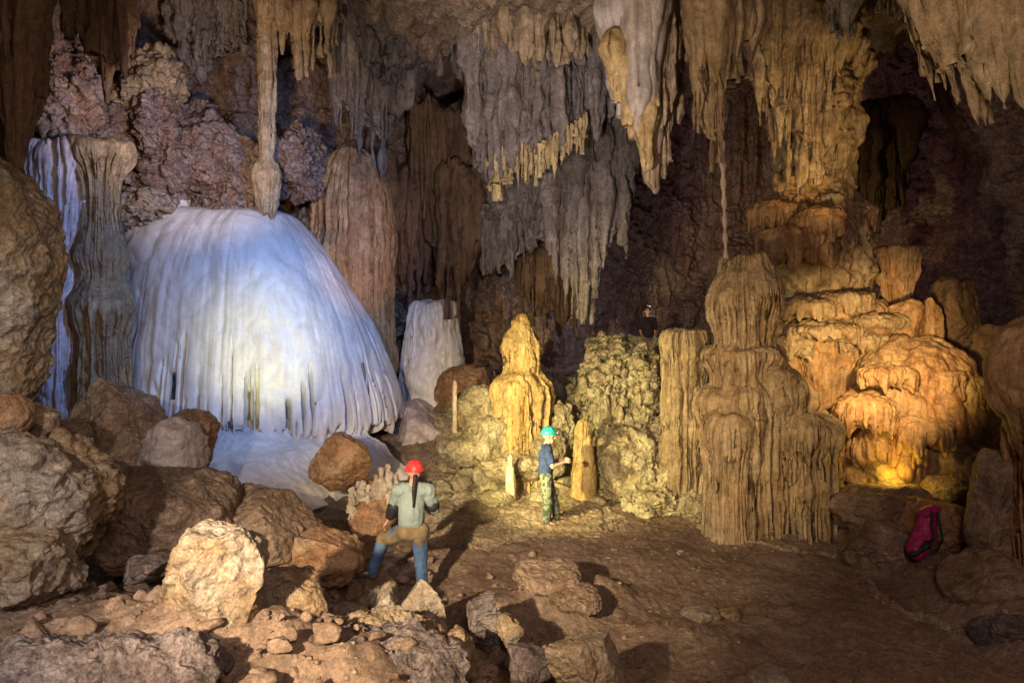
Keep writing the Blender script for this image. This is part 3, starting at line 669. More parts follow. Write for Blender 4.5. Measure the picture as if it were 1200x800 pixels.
# tiered stalagmite in front
x, y = P(872, 0, 11.9)[:2]
prof = [(.80, -.2, 0, .9), (.74, .5, 0, 1.1), (.70, 1.0, 0, 1.3), (.72, 1.5, 0, 1.4), (.80, 1.82, .25, 1.1), (.88, 2.05, .12, .5), (.88, 2.25, 0, .15), (.80, 2.38, 0, .1), (.66, 2.46, 0, .2), (.58, 2.5, 0, .9), (.56, 2.62, 0, 1.2), (.60, 2.76, .16, 1.1), (.72, 2.92, .12, .6), (.74, 3.04, 0, .15), (.66, 3.14, 0, .1),
        (.55, 3.2, 0, .6), (.52, 3.32, 0, 1.2), (.56, 3.6, .14, 1.3), (.66, 3.85, .18, .6), (.67, 4.03, 0, .2), (.59, 4.25, 0, .1), (.49, 4.45, 0, .1), (.42, 4.62, 0, .3), (.36, 4.72, 0, .6), (.2, 4.74, 0, .5), (.02, 4.72, 0, 0)]
V, F = revolve(prof, x, y, nu=480, nv=440, flute=(9, .25), kz=.08, lumps=(.9, .15), rough=(6, .02), seed=81, nteeth=60, ell=(1, .9), wob=.12)
V2, F2 = revolve([(.66, -.2, 0, 1), (.62, .9, 0, 1.3), (.60, 1.35, 0, 1.3), (.66, 1.62, .2, .9), (.68, 1.85, 0, .2), (.52, 2.02, 0, .1), (.3, 2.1, 0, .1), (.02, 2.12, 0, 0)], x+.92, y-.18, nu=300, nv=220, flute=(9, .22), kz=.08, lumps=(1.0, .18), rough=(6, .02), seed=82, wob=.14)
V3, F3 = revolve([(.64, -.2, 0, 1), (.6, 1.2, 0, 1.3), (.6, 1.9, 0, 1.3), (.66, 2.3, .2, .8), (.62, 2.52, 0, .2), (.45, 2.75, 0, .1), (.22, 2.9, 0, .1), (.02, 2.92, 0, 0)], x+.42, y+.05, nu=300, nv=220, flute=(9, .22), kz=.08, lumps=(1.0, .18), rough=(6, .02), seed=83, nteeth=36, wob=.14)
V4_, F4_ = revolve([(.42, -.2, 0, 1), (.38, .8, 0, 1.4), (.38, 1.3, 0, 1.4), (.46, 1.65, .25, .9), (.47, 1.9, 0, .2), (.34, 2.1, 0, .1), (.02, 2.2, 0, 0)], x-.42, y-.5, nu=220, nv=180, flute=(9, .14), kz=.08, lumps=(1.0, .1), rough=(6, .012), seed=87, nteeth=26, wob=.1)
formation_parts('tiered_stalagmite', (x, y, 0), 'big tiered brown stalagmite standing right of centre under the thin straw', 'stalagmite',
                [('tiered_body', V, F, M['tan']), ('side_lobe', V2, F2, M['tan']), ('side_lobe', V3, F3, M['tan']), ('front_lobe', V4_, F4_, M['tan'])])
x, y = P(802, 0, 13.3)[:2]
V, F = revolve([(.38, .0), (.36, 1.5), (.38, 2.6), (.42, 3.2, .05), (.36, 3.42), (.15, 3.48), (.02, 3.5)], x, y, flute=(5, .09), kz=.1, lumps=(1.3, .12), seed=84, ell=(1.1, .9))
formation('stalagmite', V, F, M['olive'], 'flat-topped olive stalagmite tucked against the left side of the big tiered one', 'stalagmite')

# large mushroom rock at the right edge
x, y = P(1243, 0, 8.6)[:2]
V, F = revolve([(.58, -.2), (.58, .8, 0, 1.2), (.6, 1.6, 0, 1.3), (.62, 2.1, 0, 1.2), (.70, 2.5, .25, .8), (.80, 2.85, .1, .25), (.76, 3.2, 0, .1), (.55, 3.58, 0, .1), (.25, 3.75, 0, .1), (.02, 3.8, 0, 0)], x, y, nu=260, nv=220, flute=(7, .16), kz=.12, lumps=(1.0, .2), rough=(6, .012), seed=85, nteeth=24, wob=.15)
V2, F2 = rock_shape(P(1165, 595, 9.0), (.36, .45, .75), 86, facets=3, sub=6, rough=.6)
formation_parts('mushroom_rock', (x, y, 0), 'tall dark round-topped rock pillar at the right edge', 'pillar', [('pillar', V, F, M['orange']), ('foot', V2, F2, M['brown'])])

# yellow stalagmite, its skirt and neighbours
x, y = P(612, 0, 14.9)[:2]
V, F = revolve([(.86, 0, 0, .6), (.76, .6, .1, 1), (.66, .95, 0, 1.2), (.66, 1.6, 0, 1.3), (.70, 2.05, .2, .8), (.66, 2.28, .05, .3), (.50, 2.42, 0, .3), (.40, 2.52, 0, .8), (.40, 2.85, .12, 1), (.42, 3.05, .05, .4), (.32, 3.3, 0, .4), (.2, 3.55, 0, .4), (.1, 3.68), (.02, 3.72)], x, y, nu=300, nv=260, flute=(7, .13), kz=.1, lumps=(1.3, .16), rough=(7, .03), seed=91, nteeth=40, wob=.12)
V2, F2 = join([rock_shape(P(px, py, Y), (a, b, c), 500+i, facets=3, sub=5, rough=1.5) for i, (px, py, Y, a, b, c) in enumerate([(575, 520, 14.6, .5, .5, .6), (560, 485, 15.0, .55, .5, .65), (640, 535, 14.5, .45, .5, .6), (600, 545, 14.3, .7, .5, .35), (540, 525, 14.6, .5, .5, .4)])])
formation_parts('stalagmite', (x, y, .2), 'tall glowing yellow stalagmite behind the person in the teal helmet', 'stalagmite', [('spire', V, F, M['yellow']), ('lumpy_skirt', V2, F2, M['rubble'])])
x, y = P(683, 0, 13.6)[:2]
zb = CAMZ+(HOR-580)/FPX*13.6
V, F = revolve([(.25, zb-.2), (.24, zb+.3), (.2, zb+.7), (.17, zb+1.2), (.11, zb+1.45), (.02, zb+1.52)], x, y, nu=120, nv=120, flute=(4, .03), lumps=(2, .05), seed=92)
formation('stalagmite', V, F, M['yellow'], 'short smooth orange stalagmite just right of the person in the teal helmet', 'stalagmite')
x, y = P(533, 0, 14.6)[:2]
V, F = revolve([(.06, 1.2), (.05, 1.8), (.045, 2.2), (.02, 2.32)], x, y, nu=40, nv=60, flute=(2, .01), lumps=(4, .02), rough=(12, .01), seed=93)
formation('stalagmite', V, F, M['fringe'], 'pencil-thin upright stalagmite left of the tall yellow one', 'stalagmite')
x, y = P(598, 0, 13.4)[:2]
zt = CAMZ+(HOR-533)/FPX*13.4
V, F = revolve([(.12, zt-1.3), (.10, zt-.5), (.075, zt-.3), (.06, zt-.18), (.06, zt-.08), (.035, zt-.01), (.01, zt)], x, y, nu=50, nv=60, flute=(3, .02), lumps=(5, .03), rough=(12, .01), seed=94)
formation('stalagmite', V, F, M['fringe'], 'tiny whitish stalagmite at the foot of the tall yellow one', 'stalagmite')

# knobby bank behind the person in the teal helmet
RB = 'knobby rocks on the bank behind the teal helmet'
bank = [(735, 545, 14.0, 62, 70, 'pale streaked rock that catches the shadow of the teal helmet'), (790, 550, 13.6, 45, 60, 'knobby rock at the left foot of the flat-topped olive stalagmite'),
        (715, 425, 17.5, 55, 50, 'knobby rock on the crest below the dark recess'),
        (745, 430, 18.5, 40, 55, 'orange-brown rock on the crest beside the dark figure'), (775, 430, 18, 40, 50, 'brown rock on the crest right of the dark figure'),
        (655, 520, 14.9, 30, 70, 'narrow rock in the shadow right of the yellow stalagmite'), (770, 585, 13.2, 60, 25, 'low muddy rock at the foot of the bank'), (822, 592, 12.0, 40, 26, 'low rock at the left foot of the tiered stalagmite')]
x, y = P(738, 0, 16.1)[:2]
V, F = revolve([(2.1, .0, 0, .6), (2.05, .5, .15, 1), (2.0, .75, 0, .3), (1.85, .85, 0, .8), (1.8, 1.15, .2, 1), (1.78, 1.4, 0, .3), (1.6, 1.5, 0, .8), (1.56, 1.85, .2, 1), (1.5, 2.1, 0, .3), (1.3, 2.2, 0, .8), (1.2, 2.45, .15, .8), (.9, 2.65, 0, .3), (.02, 2.7, 0, 0)],
               x, y, nu=520, nv=330, flute=(14, .22), kz=.18, lumps=(1.3, .32), rough=(5, .05), seed=611, nteeth=70, ell=(.95, .85), wob=.35)
V = rockify(V, F, [('b', 2.0, .22, .7, 612), ('b', 6, .07, .7, 613), ('r', 11, .025, 1, 614)])
rgb = np.random.default_rng(615); tparts = [('terrace', V, F, M['rubble'])]
for i in range(34):
    a_, rr_ = rgb.uniform(3.3, 6.1), rgb.uniform(.35, 1.0)
    sx_, sy_ = x+math.cos(a_)*1.95*rr_, y+math.sin(a_)*1.65*rr_
    zt_ = 2.62-1.6*rr_**2; h_, r_ = rgb.uniform(.25, .7), rgb.uniform(.05, .13)
    vv, ff = revolve([(r_*1.9, zt_-.4), (r_*1.4, zt_-.05), (r_, zt_+h_*.35), (r_*.8, zt_+h_*.75), (r_*.4, zt_+h_*.95), (.01, zt_+h_)], sx_, sy_, nu=44, nv=50, flute=(3, .03), lumps=(3, .06), rough=(9, .015), seed=620+i)
    tparts.append(('stub', vv, ff, M['rubble']))
formation_parts('flowstone_terrace', (x, y, .5), 'broad stepped bank of yellow-green flowstone covered in small stalagmite stubs', 'flowstone', tparts)
for i, (px, py, Y, w, h, lab) in enumerate(bank):
    s = Y/FPX
    V, F = rock_shape(P(px, py, Y), (w*s*.62, w*s*.6, h*s*.62), 540+i, facets=5, sub=6, rough=2.0, lump=1.5)
    V = rockify(V, F, [('b', 3.2, .10, .5, 560+i), ('b', 8, .035, .6, 580+i)])
    formation('knobby_rock', V, F, M['rubble'], lab, 'rock', RB)
for i, (px, py, Y, h, r, lab) in enumerate([(683, 470, 16.2, .55, .13, 'stubby stalagmite on the bank nearest the yellow one'), (705, 400, 17.6, .5, .12, 'stubby stalagmite on the crest under the pale stalactites'),
                                            (728, 405, 17.8, .6, .12, 'stubby stalagmite on the crest left of the dark figure'), (768, 510, 14.4, .6, .16, 'stubby stalagmite halfway up the bank left of the olive stalagmite')]):
    p = P(px, py, Y)
    V, F = revolve([(r*1.5, p[2]-h*1.2), (r*1.2, p[2]-.3*h), (r, p[2]+.2*h), (r*.7, p[2]+.45*h), (.01, p[2]+.55*h)], p[0], p[1], nu=80, nv=80, flute=(3, .03), lumps=(3, .05), seed=600+i)
    formation('stub_stalagmite', V, F, M['rubble'], lab, 'stalagmite', 'stubby stalagmites on the bank')

# ------------------------------------------------------------------ boulders and broken rock
def boulder(name, lab, px, py, Y, w, h, mat, seed, dep=None, facets=9, tilt=0, rough=1.0, cut=(.62, .92), group=None, sub=6, rot=0):
    s = Y/FPX
    V, F = rock_shape(P(px, py, Y), (w*s*.56, (dep or w*s*.55), h*s*.56), seed, facets, sub, tilt, rot, rough, cut)
    return formation(name, V, F, M[mat], lab, 'boulder' if name == 'boulder' else 'rock', group)
GL = 'boulders piled at the left'
boulder('weathered_cliff', 'pale weathered rock face at the left edge, level with the pillars', -22, 340, 8.6, 140, 270, 'pale', 201, dep=.9, facets=6, rough=1.6, group=GL, sub=7)
boulder('boulder', 'huge pale boulder filling the left edge, sloping down to the right', -8, 618, 6.6, 150, 215, 'pale', 202, dep=1.0, facets=5, tilt=44, rough=2.0, group=GL, sub=7)
boulder('boulder', 'rounded ochre boulder resting on the huge pale one at the left edge', 4, 488, 7.4, 52, 52, 'ochre', 203, facets=3, group=GL)
boulder('boulder', 'smaller brown boulder right of the rounded ochre one', 44, 492, 7.9, 42, 40, 'brown', 204, facets=4, group=GL)
boulder('boulder', 'narrow split block leaning at the top of the huge pale boulder', 50, 535, 7.3, 30, 62, 'pale', 205, facets=10, tilt=-24, cut=(.5, .75), group=GL)
boulder('boulder', 'brown block with vertical grooves in front of the left pillars', 135, 510, 10.6, 90, 118, 'brown', 206, facets=11, cut=(.55, .85), group=GL, sub=7)
boulder('boulder', 'pinkish rounded boulder with an orange stain below the white dome', 205, 535, 10.3, 62, 80, 'violet', 207, facets=4, tilt=18, group=GL)
boulder('boulder', 'ochre boulder peeping out behind the pinkish one', 216, 520, 10.9, 52, 72, 'ochre', 208, facets=6, tilt=20, group=GL)
boulder('boulder', 'small brown rock between the left boulders and the grooved block', 78, 515, 9.6, 60, 40, 'brown', 209, facets=6, group=GL)
boulder('boulder', 'wide dark brown boulder in the hollow behind the huge pale one', 188, 606, 9.0, 150, 92, 'brown', 210, facets=7, tilt=6, group=GL, sub=7)
boulder('boulder', 'dark rock in shadow between the huge pale boulder and the wide brown one', 100, 590, 8.6, 80, 90, 'brown', 220, facets=5, tilt=20, group=GL)
boulder('boulder', 'large pale whitish boulder standing alone in the left foreground', 247, 697, 5.6, 112, 150, 'pale', 211, facets=8, tilt=12, rough=1.1, group=GL, sub=7)
boulder('boulder', 'brown pointed boulder behind the large whitish one', 300, 622, 9.4, 118, 78, 'brown', 212, facets=9, tilt=14, cut=(.5, .85), group=GL)
boulder('boulder', 'low yellowish boulder left of the person in the red helmet', 366, 652, 9.4, 105, 46, 'ochre', 213, facets=6, tilt=8, group=GL)
boulder('boulder', 'tan triangular rock right of the large whitish boulder', 345, 710, 6.3, 100, 82, 'pale', 214, facets=11, tilt=22, cut=(.45, .8), group=GL)
boulder('boulder', 'orange-brown rock at the lower right edge of the white dome', 402, 545, 12.6, 58, 58, 'ochre', 215, facets=7, tilt=30, group=GL)
boulder('boulder', 'lumpy lower boulder in front of the huge pale one at the left edge', 25, 665, 6.0, 110, 70, 'pale', 221, facets=6, tilt=10, rough=1.6, group=GL)
boulder('boulder', 'small dark stone wedged between the huge pale boulder and the whitish one', 170, 668, 6.6, 44, 26, 'purple', 222, facets=8, group=GL, sub=5)
GF = 'broken rocks in the foreground'
boulder('boulder', 'dark purplish boulder in the bottom left corner', 85, 800, 4.6, 300, 110, 'purple', 216, dep=.55, facets=12, rough=1.9, cut=(.45, .85), group=GF, sub=7)
boulder('broken_rock', 'large rough grey slab lowest in the foreground', 455, 796, 5.5, 200, 80, 'purple', 217, dep=.5, facets=14, rough=2.0, cut=(.4, .8), tilt=6, group=GF, sub=7)
boulder('broken_rock', 'rough dusky rock between the slab and the whitish boulder', 345, 790, 5.5, 120, 66, 'purple', 219, dep=.4, facets=13, rough=1.9, cut=(.4, .8), tilt=-8, group=GF, sub=6)
boulder('broken_rock', 'pale grey crest of rock on top of the rough slab', 478, 744, 6.0, 150, 40, 'pale', 218, dep=.3, facets=12, rough=2.0, cut=(.4, .8), tilt=14, group=GF, sub=7)
jag = [(455, 708, 7.3, 50, 48, -30, 'tan splintered rock under the boots of the red helmet'), (487, 706, 7.1, 34, 60, 20, 'splintered upright rock right of the red helmet wearer'), (508, 720, 6.9, 40, 56, -25, 'thin rock blade beside the splintered rocks'),
       (572, 722, 6.9, 50, 66, 14, 'pointed grey rock in the middle foreground'), (595, 742, 6.7, 34, 34, 30, 'small grey rock at the foot of the pointed one'), (535, 770, 6.0, 60, 60, -20, 'tan rock at the right end of the rough slab'), (620, 782, 6.0, 60, 54, 25, 'dark angular rock in the bottom middle'),
       (410, 722, 6.9, 70, 34, 5, 'flat tan rock left of the splintered ones'), (430, 700, 7.6, 36, 24, 0, 'small flat stone near the planted boot'), (300, 752, 6.0, 44, 30, 0, 'small whitish stone at the foot of the large whitish boulder')]
for i, (px, py, Y, w, h, ti, lab) in enumerate(jag):
    boulder('broken_rock', lab, px, py, Y, w, h, 'pale' if i not in (6, 3) else 'purple', 230+i, facets=13, tilt=ti, cut=(.35, .75), rough=1.2, group=GF, sub=5)
boulder('broken_rock', 'pale pointed rock with a dark shadow, bottom middle of the view', 690, 780, 5.9, 78, 96, 'pale', 245, facets=12, tilt=-22, cut=(.45, .8), group=GF)
boulder('broken_rock', 'half-buried rock on top of the dusty hump in the middle of the floor', 640, 676, 8.5, 70, 30, 'brown', 246, facets=7, rough=1.5, group=GF)
boulder('broken_rock', 'flat rock at the near edge of the dusty hump on the floor', 672, 700, 8.1, 54, 22, 'brown', 247, facets=7, rough=1.3, group=GF)
GP = 'pale stones on the dark floor'
for i, (px, py, Y, w, h, lab) in enumerate([(822, 722, 8.3, 40, 20, 'largest pale stone lying on the dark floor'), (854, 720, 8.35, 24, 14, 'oval pale stone right of the largest on the dark floor'), (806, 745, 7.8, 28, 14, 'flat pale stone nearest the viewer on the dark floor'),
                                            (900, 790, 7.0, 50, 14, 'half-buried stone low on the dark floor')]):
    boulder('stone', lab, px, py, Y, w, h, 'pale', 250+i, facets=4, sub=4, group=GP)
GR = 'rocks at the right between the stalagmite and the mushroom rock'
for i, (px, py, Y, w, h, m, ti, lab) in enumerate([(1030, 640, 10.2, 80, 55, 'brown', 0, 'dusty cone-shaped rock left of the magenta backpack'), (1090, 615, 10.2, 85, 60, 'ochre', 8, 'rounded rock right behind the magenta backpack'),
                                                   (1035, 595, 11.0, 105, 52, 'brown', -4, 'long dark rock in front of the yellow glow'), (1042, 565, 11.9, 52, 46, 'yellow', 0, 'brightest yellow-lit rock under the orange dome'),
                                                   (1082, 574, 11.7, 42, 34, 'gold_lit', 0, 'yellow-green lit rock beside the brightest one'), (1125, 575, 11.3, 70, 50, 'brown', 0, 'dark brown rock left of the foot of the mushroom rock'),
                                                   (1160, 690, 8.6, 90, 80, 'brown', 0, 'dark rough rock at the lower right behind the floor edge'), (1000, 560, 12.2, 45, 34, 'ochre', 0, 'small lit ledge rock right of the tiered stalagmite'),
                                                   (1185, 745, 7.6, 70, 50, 'purple', 0, 'dark rock in the bottom right')]):
    boulder('boulder', lab, px, py, Y, w, h, m, 260+i, facets=4, tilt=ti, rough=.9, group=GR)

# white nub cluster beside the red helmet
V, F = rock_shape(P(438, 590, 12.0)+np.array((0, 0, -.1)), (.42, .4, .5), 271, facets=5, sub=5, rough=1.3)
rg = random.Random(3); nb = []
for px, py, h in [(413, 570, .3), (420, 564, .3), (427, 562, .34), (433, 566, .3), (440, 556, .4), (446, 548, .45), (452, 545, .4), (458, 543, .4), (463, 556, .4), (416, 588, .3), (430, 582, .3), (450, 574, .4), (443, 590, .3), (424, 576, .3), (437, 573, .3), (456, 566, .35), (461, 580, .3), (411, 582, .25)]:
    p = P(px, py, 11.75+rg.uniform(-.1, .2))
    nb.append(revolve([(.10, p[2]-h), (.08, p[2]-.5*h), (.055, p[2]-.12), (.035, p[2]-.03), (.01, p[2])], p[0]+rg.uniform(-.03, .03), p[1], nu=26, nv=36, flute=(2, .01), lumps=(6, .07), rough=(14, .025), seed=rg.randint(1, 99)))
V2, F2 = join(nb)
formation_parts('nub_cluster', P(438, 605, 12), 'pinkish rock crowned with white calcite nubs, left of the red helmet', 'calcite cluster', [('rock', V, F, M['ochre']), ('calcite_nubs', V2, F2, M['cream'])])

# pale calcite rim along the floor
def rim(pts, w, hgt, seed):
    w3 = []
    for px, py in pts:
        Y = FPX*(CAMZ-.1)/(py-HOR); w3.append(((px-600)/FPX*Y, Y, 0))
    c = catmull(np.array(w3), 260); tg = np.gradient(c[:, :2], axis=0); tg /= np.linalg.norm(tg, axis=1)[:, None]
    nm = np.stack([-tg[:, 1], tg[:, 0]], -1)
    k = np.linspace(-1, 1, 13)
    X = c[:, 0][:, None]+nm[:, 0][:, None]*k*w; Y = c[:, 1][:, None]+nm[:, 1][:, None]*k*w
    base = floor_h(X, Y)+ground_wob(X.reshape(-1), Y.reshape(-1)).reshape(X.shape)
    Z = base-.12+(hgt+.12)*(1-np.abs(k)**1.6)[None]
    V = np.stack([X, Y, Z], -1).reshape(-1, 3); F = grid_faces(260, 13, False)
    return rockify(V, F, [('b', 4, .06, 1, seed), ('f', 12, .025, 1, seed+1)]), F
(V, F) = rim([(825, 602), (850, 624), (890, 632), (930, 640), (965, 640), (1000, 648), (1032, 662)], .05, .05, 281)
formation('rimstone', V, F, M['pale'], 'whitish calcite rim curving round the foot of the tiered stalagmite', 'rimstone')
(V, F) = rim([(1018, 668), (1030, 690), (1065, 708), (1100, 722), (1140, 738), (1185, 752), (1240, 762)], .11, .06, 283)
formation('rimstone', V, F, M['pale'], 'dusty raised floor edge running to the lower right past the backpack', 'rimstone')

# pale calcite terraces, spread wider to paint the lamplit floor: irregular stepped sheet
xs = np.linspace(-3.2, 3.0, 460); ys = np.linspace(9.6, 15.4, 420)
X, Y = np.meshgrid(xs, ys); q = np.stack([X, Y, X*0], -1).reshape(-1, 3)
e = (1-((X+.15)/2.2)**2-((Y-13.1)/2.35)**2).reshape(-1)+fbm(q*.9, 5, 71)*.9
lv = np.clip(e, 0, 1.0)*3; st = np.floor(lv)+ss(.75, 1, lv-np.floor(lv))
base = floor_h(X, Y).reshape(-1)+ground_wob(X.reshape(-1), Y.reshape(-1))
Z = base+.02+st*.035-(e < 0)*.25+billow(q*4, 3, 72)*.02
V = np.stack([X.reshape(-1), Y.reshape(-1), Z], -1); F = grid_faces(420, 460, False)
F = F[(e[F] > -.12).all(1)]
M['crust'] = rock_mat('lit_muddy_calcite', [(.17, .115, .07), (.28, .21, .13), (.36, .29, .19), (.46, .40, .29)], scale=1.1, speck=.4, mott=.4, bump=.6, rough=.75, bscale=9)
o = mk('lit_calcite_crust', V, F, M['crust']); o['kind'] = 'structure'
# rubble over the bank
rgn = np.random.default_rng(44); rb = []; Vi4, Fi4 = ico(3)
for i in range(620):
    x, y = rgn.uniform(-1.6, 4.3), rgn.uniform(13.3, 18.8)
    s_ = rgn.gamma(2.2, .055)+.04
    v = Vi4*(1+.3*fbm(Vi4*1.3+i*3.1, 2, 5)[:, None])
    for _ in range(4):
        n_ = rgn.normal(size=3); n_ /= np.linalg.norm(n_); v = v-np.maximum(0, v@n_-.6)[:, None]*n_
    v = v*np.array((s_, s_*rgn.uniform(.7, 1.2), s_*rgn.uniform(.5, 1.3)))
    rb.append((v+np.array((x, y, floor_z(x, y)+.04)), Fi4))
V, F = join(rb); V = rockify(V, F, [('b', 9, .03, 1, 45), ('f', 20, .012, 1, 46)])
o = mk('rubble', V, F, M['rubble']); o['kind'] = 'stuff'
rgn = np.random.default_rng(48); rb = []
for i in range(330):
    if rgn.random() < .65: x, y = rgn.uniform(-6.2, -.8), rgn.uniform(4.6, 10.5)
    else: x, y = rgn.uniform(-2.2, 1.2), rgn.uniform(4.8, 7.6)
    s_ = min(.15, rgn.gamma(1.6, .027)+.02)
    v = Vi4*(1+.3*fbm(Vi4*1.3+i*2.7, 2, 6)[:, None])
    for _ in range(6):
        n_ = rgn.normal(size=3); n_ /= np.linalg.norm(n_); v = v-np.maximum(0, v@n_-.5)[:, None]*n_
    v = v*np.array((s_, s_*rgn.uniform(.7, 1.2), s_*rgn.uniform(.45, 1.0)))
    rb.append((v+np.array((x, y, floor_z(x, y)+.05)), Fi4))
V, F = join(rb); V = rockify(V, F, [('f', 14, .012, 1, 49)])
o = mk('loose_rubble', V, F, M['floor']); o['kind'] = 'stuff'
# loose gravel
rgn = np.random.default_rng(33); gp = []
Vi, Fi = ico(1)
for i in range(5200):
    x, y = rgn.uniform(-6, 7), 4.5+10*rgn.random()**1.4
    s = rgn.gamma(1.3, .0105)+.006
    if x > 0 and rgn.random() < .35: continue
    v = Vi*(1+.25*rgn.normal(size=(len(Vi), 1)))*np.array((s, s*rgn.uniform(.6, 1.2), s*rgn.uniform(.4, .8)))
    gp.append((v, x, y))
pts = np.array([(x, y, 0) for _, x, y in gp])
zf = floor_h(pts[:, 0], pts[:, 1])+ground_wob(pts[:, 0], pts[:, 1])
V, F = join([(v+np.array((x, y, z)), Fi) for (v, x, y), z in zip(gp, zf)])
o = mk('gravel', V, F, M['brown']); o['kind'] = 'stuff'

# ------------------------------------------------------------------ people
def seg(A, B, ra, rb, flat=1.0, side=None, n=14):
    """closed tapered capsule"""
    A, B = np.asarray(A, float), np.asarray(B, float)
    ax = B-A; L = np.linalg.norm(ax)+1e-9; ax /= L
    if side is None: side = np.array((1, 0, 0)) if abs(ax[0]) < .8 else np.array((0, 1, 0))
    e1 = np.asarray(side, float)-ax*np.dot(side, ax); e1 /= np.linalg.norm(e1); e2 = np.cross(ax, e1)
    rows = [(-ra*math.cos(t), ra*math.sin(t)) for t in np.linspace(.02, math.pi/2, 5)]+[(L+rb*math.sin(t), rb*math.cos(t)) for t in np.linspace(0, math.pi/2-.02, 5)]
    u = np.linspace(0, 2*math.pi, n, endpoint=False)
    V = np.array([A+ax*h+e1*r*math.cos(t)+e2*r*flat*math.sin(t) for h, r in rows for t in u])
    F = grid_faces(len(rows), n, True)
    caps = [V[:n].mean(0), V[-n:].mean(0)]
    V = np.concatenate([V, caps]); a, b = len(V)-2, len(V)-1
    j = np.arange(n); k = (j+1) % n; o = (len(rows)-1)*n
    F = np.concatenate([F, np.stack([k, j, np.full(n, a), np.full(n, a)], -1), np.stack([o+j, o+k, np.full(n, b), np.full(n, b)], -1)])
    return V, F

def solid(segs, voxel, smooth=4, wrinkle=None):
    """fuse closed shells into one continuous surface"""
    V, F = join(segs)
    me = bpy.data.meshes.new('fuse')
    me.from_pydata(V.tolist(), [], [list(dict.fromkeys(f)) for f in F.tolist()]); me.update()
    ob = bpy.data.objects.new('fuse', me); COL.objects.link(ob)
    m = ob.modifiers.new('r', 'REMESH'); m.mode = 'VOXEL'; m.voxel_size = voxel
    s = ob.modifiers.new('s', 'SMOOTH'); s.iterations = smooth; s.factor = .5
    bpy.context.view_layer.update()
    dg = bpy.context.evaluated_depsgraph_get(); ev = ob.evaluated_get(dg); m2 = ev.to_mesh()
    m2.calc_loop_triangles()
    V = np.empty(len(m2.vertices)*3); m2.vertices.foreach_get('co', V); V = V.reshape(-1, 3)
    F = np.empty(len(m2.loop_triangles)*3, np.int32); m2.loop_triangles.foreach_get('vertices', F); F = F.reshape(-1, 3)
    ev.to_mesh_clear(); bpy.data.objects.remove(ob); bpy.data.meshes.remove(me)
    if wrinkle:
        V = rockify(V, F, wrinkle)
    return V, F

def hand(w, d, up, s=1.0, curl=.5, thumb=1):
    """palm, four fingers, thumb; w = wrist, d = pointing direction, up = back of the hand"""
    w, d, up = (np.asarray(a, float) for a in (w, d, up))
    d = d/np.linalg.norm(d); up = up-d*np.dot(up, d); up /= np.linalg.norm(up); sd = np.cross(d, up)
    out = [seg(w, w+d*.05*s, .024*s, .03*s, .6, sd), seg(w+d*.05*s-sd*.02*s, w+d*.085*s-sd*.022*s, .022*s, .02*s, .7, sd), seg(w+d*.05*s+sd*.02*s, w+d*.085*s+sd*.022*s, .022*s, .02*s, .7, sd)]
    for k, (o, ln) in enumerate([(-.031, .065), (-.011, .075), (.011, .07), (.031, .055)]):
        a = w+d*.09*s+sd*o*s; b = a+(d*math.cos(curl)-up*math.sin(curl))*ln*.55*s; c = b+(d*math.cos(curl*2.2)-up*math.sin(curl*2.2))*ln*.55*s
        out += [seg(a, b, .0095*s, .009*s), seg(b, c, .009*s, .008*s)]
    a = w+d*.02*s+sd*.028*thumb*s; b = a+(d*.6+sd*.7*thumb-up*.3)*.045*s; c = b+(d*.9+sd*.1*thumb-up*.4)*.035*s
    return out+[seg(a, b, .013*s, .011*s), seg(b, c, .011*s, .009*s)]

def head(c, f, s=1.0):
    """head at c facing f"""
    c, f = np.asarray(c, float), np.asarray(f, float); f = f/np.linalg.norm(f); r = np.cross(f, (0, 0, 1)); up = np.array((0, 0, 1.))
    o = [seg(c+up*.02*s-f*.02*s, c+up*.03*s+f*.015*s, .088*s, .083*s, 1.1, r), seg(c-up*.03*s+f*.02*s, c-up*.085*s+f*.045*s, .068*s, .042*s, 1, r),
         seg(c+up*.005*s+f*.088*s, c-up*.03*s+f*.108*s, .010*s, .015*s), seg(c-up*.062*s+f*.075*s-r*.018*s, c-up*.062*s+f*.075*s+r*.018*s, .012*s, .012*s),
         seg(c+up*.022*s+f*.08*s-r*.045*s, c+up*.022*s+f*.08*s+r*.045*s, .012*s, .012*s)]
    for q in (-1, 1): o.append(seg(c-up*.025*s+r*q*.082*s, c+up*.02*s+r*q*.088*s-f*.01*s, .012*s, .016*s))
    return o

def helmet(c, f, mat, parent, tilt=0):
    c, f = np.asarray(c, float), np.asarray(f, float); f = f/np.linalg.norm(f); r = np.cross(f, (0, 0, 1))
    n, k = 48, 20
    u = np.linspace(0, 2*math.pi, n, endpoint=False)[None]; t = np.linspace(0, math.pi/2-.01, k)[:, None]
    shell = []
    for off in (0, -.012):
        R = .125+off; rim_ = (t < .12)*.012
        a = np.cos(u)*(R*1.15*np.cos(t)+rim_)*(1+.06*(np.cos(u) > .5)); b = np.sin(u)*(R*np.cos(t)+rim_); h = np.sin(t)*(R+.02)+0*u
        h = h+.006*np.sin(u*8)*np.sin(2*t)**2
        shell.append((c[None, None]+f*a[..., None]+r*b[..., None]+np.array((0, 0, 1.))*h[..., None]).reshape(-1, 3))
    F = grid_faces(k, n, True)
    V = np.concatenate(shell); F = np.concatenate([F, F[:, ::-1]+n*k, np.stack([np.arange(n), (np.arange(n)+1) % n, (np.arange(n)+1) % n+n*k, np.arange(n)+n*k], -1)[:, ::-1]])
    h = mk('helmet', V, F, mat, parent=parent)
    V, F = join([seg(c+f*.15+r*-.025+np.array((0, 0, .035)), c+f*.15+r*.025+np.array((0, 0, .035)), .024, .024)])
    hl = mk('headlamp', V, F, M['steel'], parent=h)
    return h

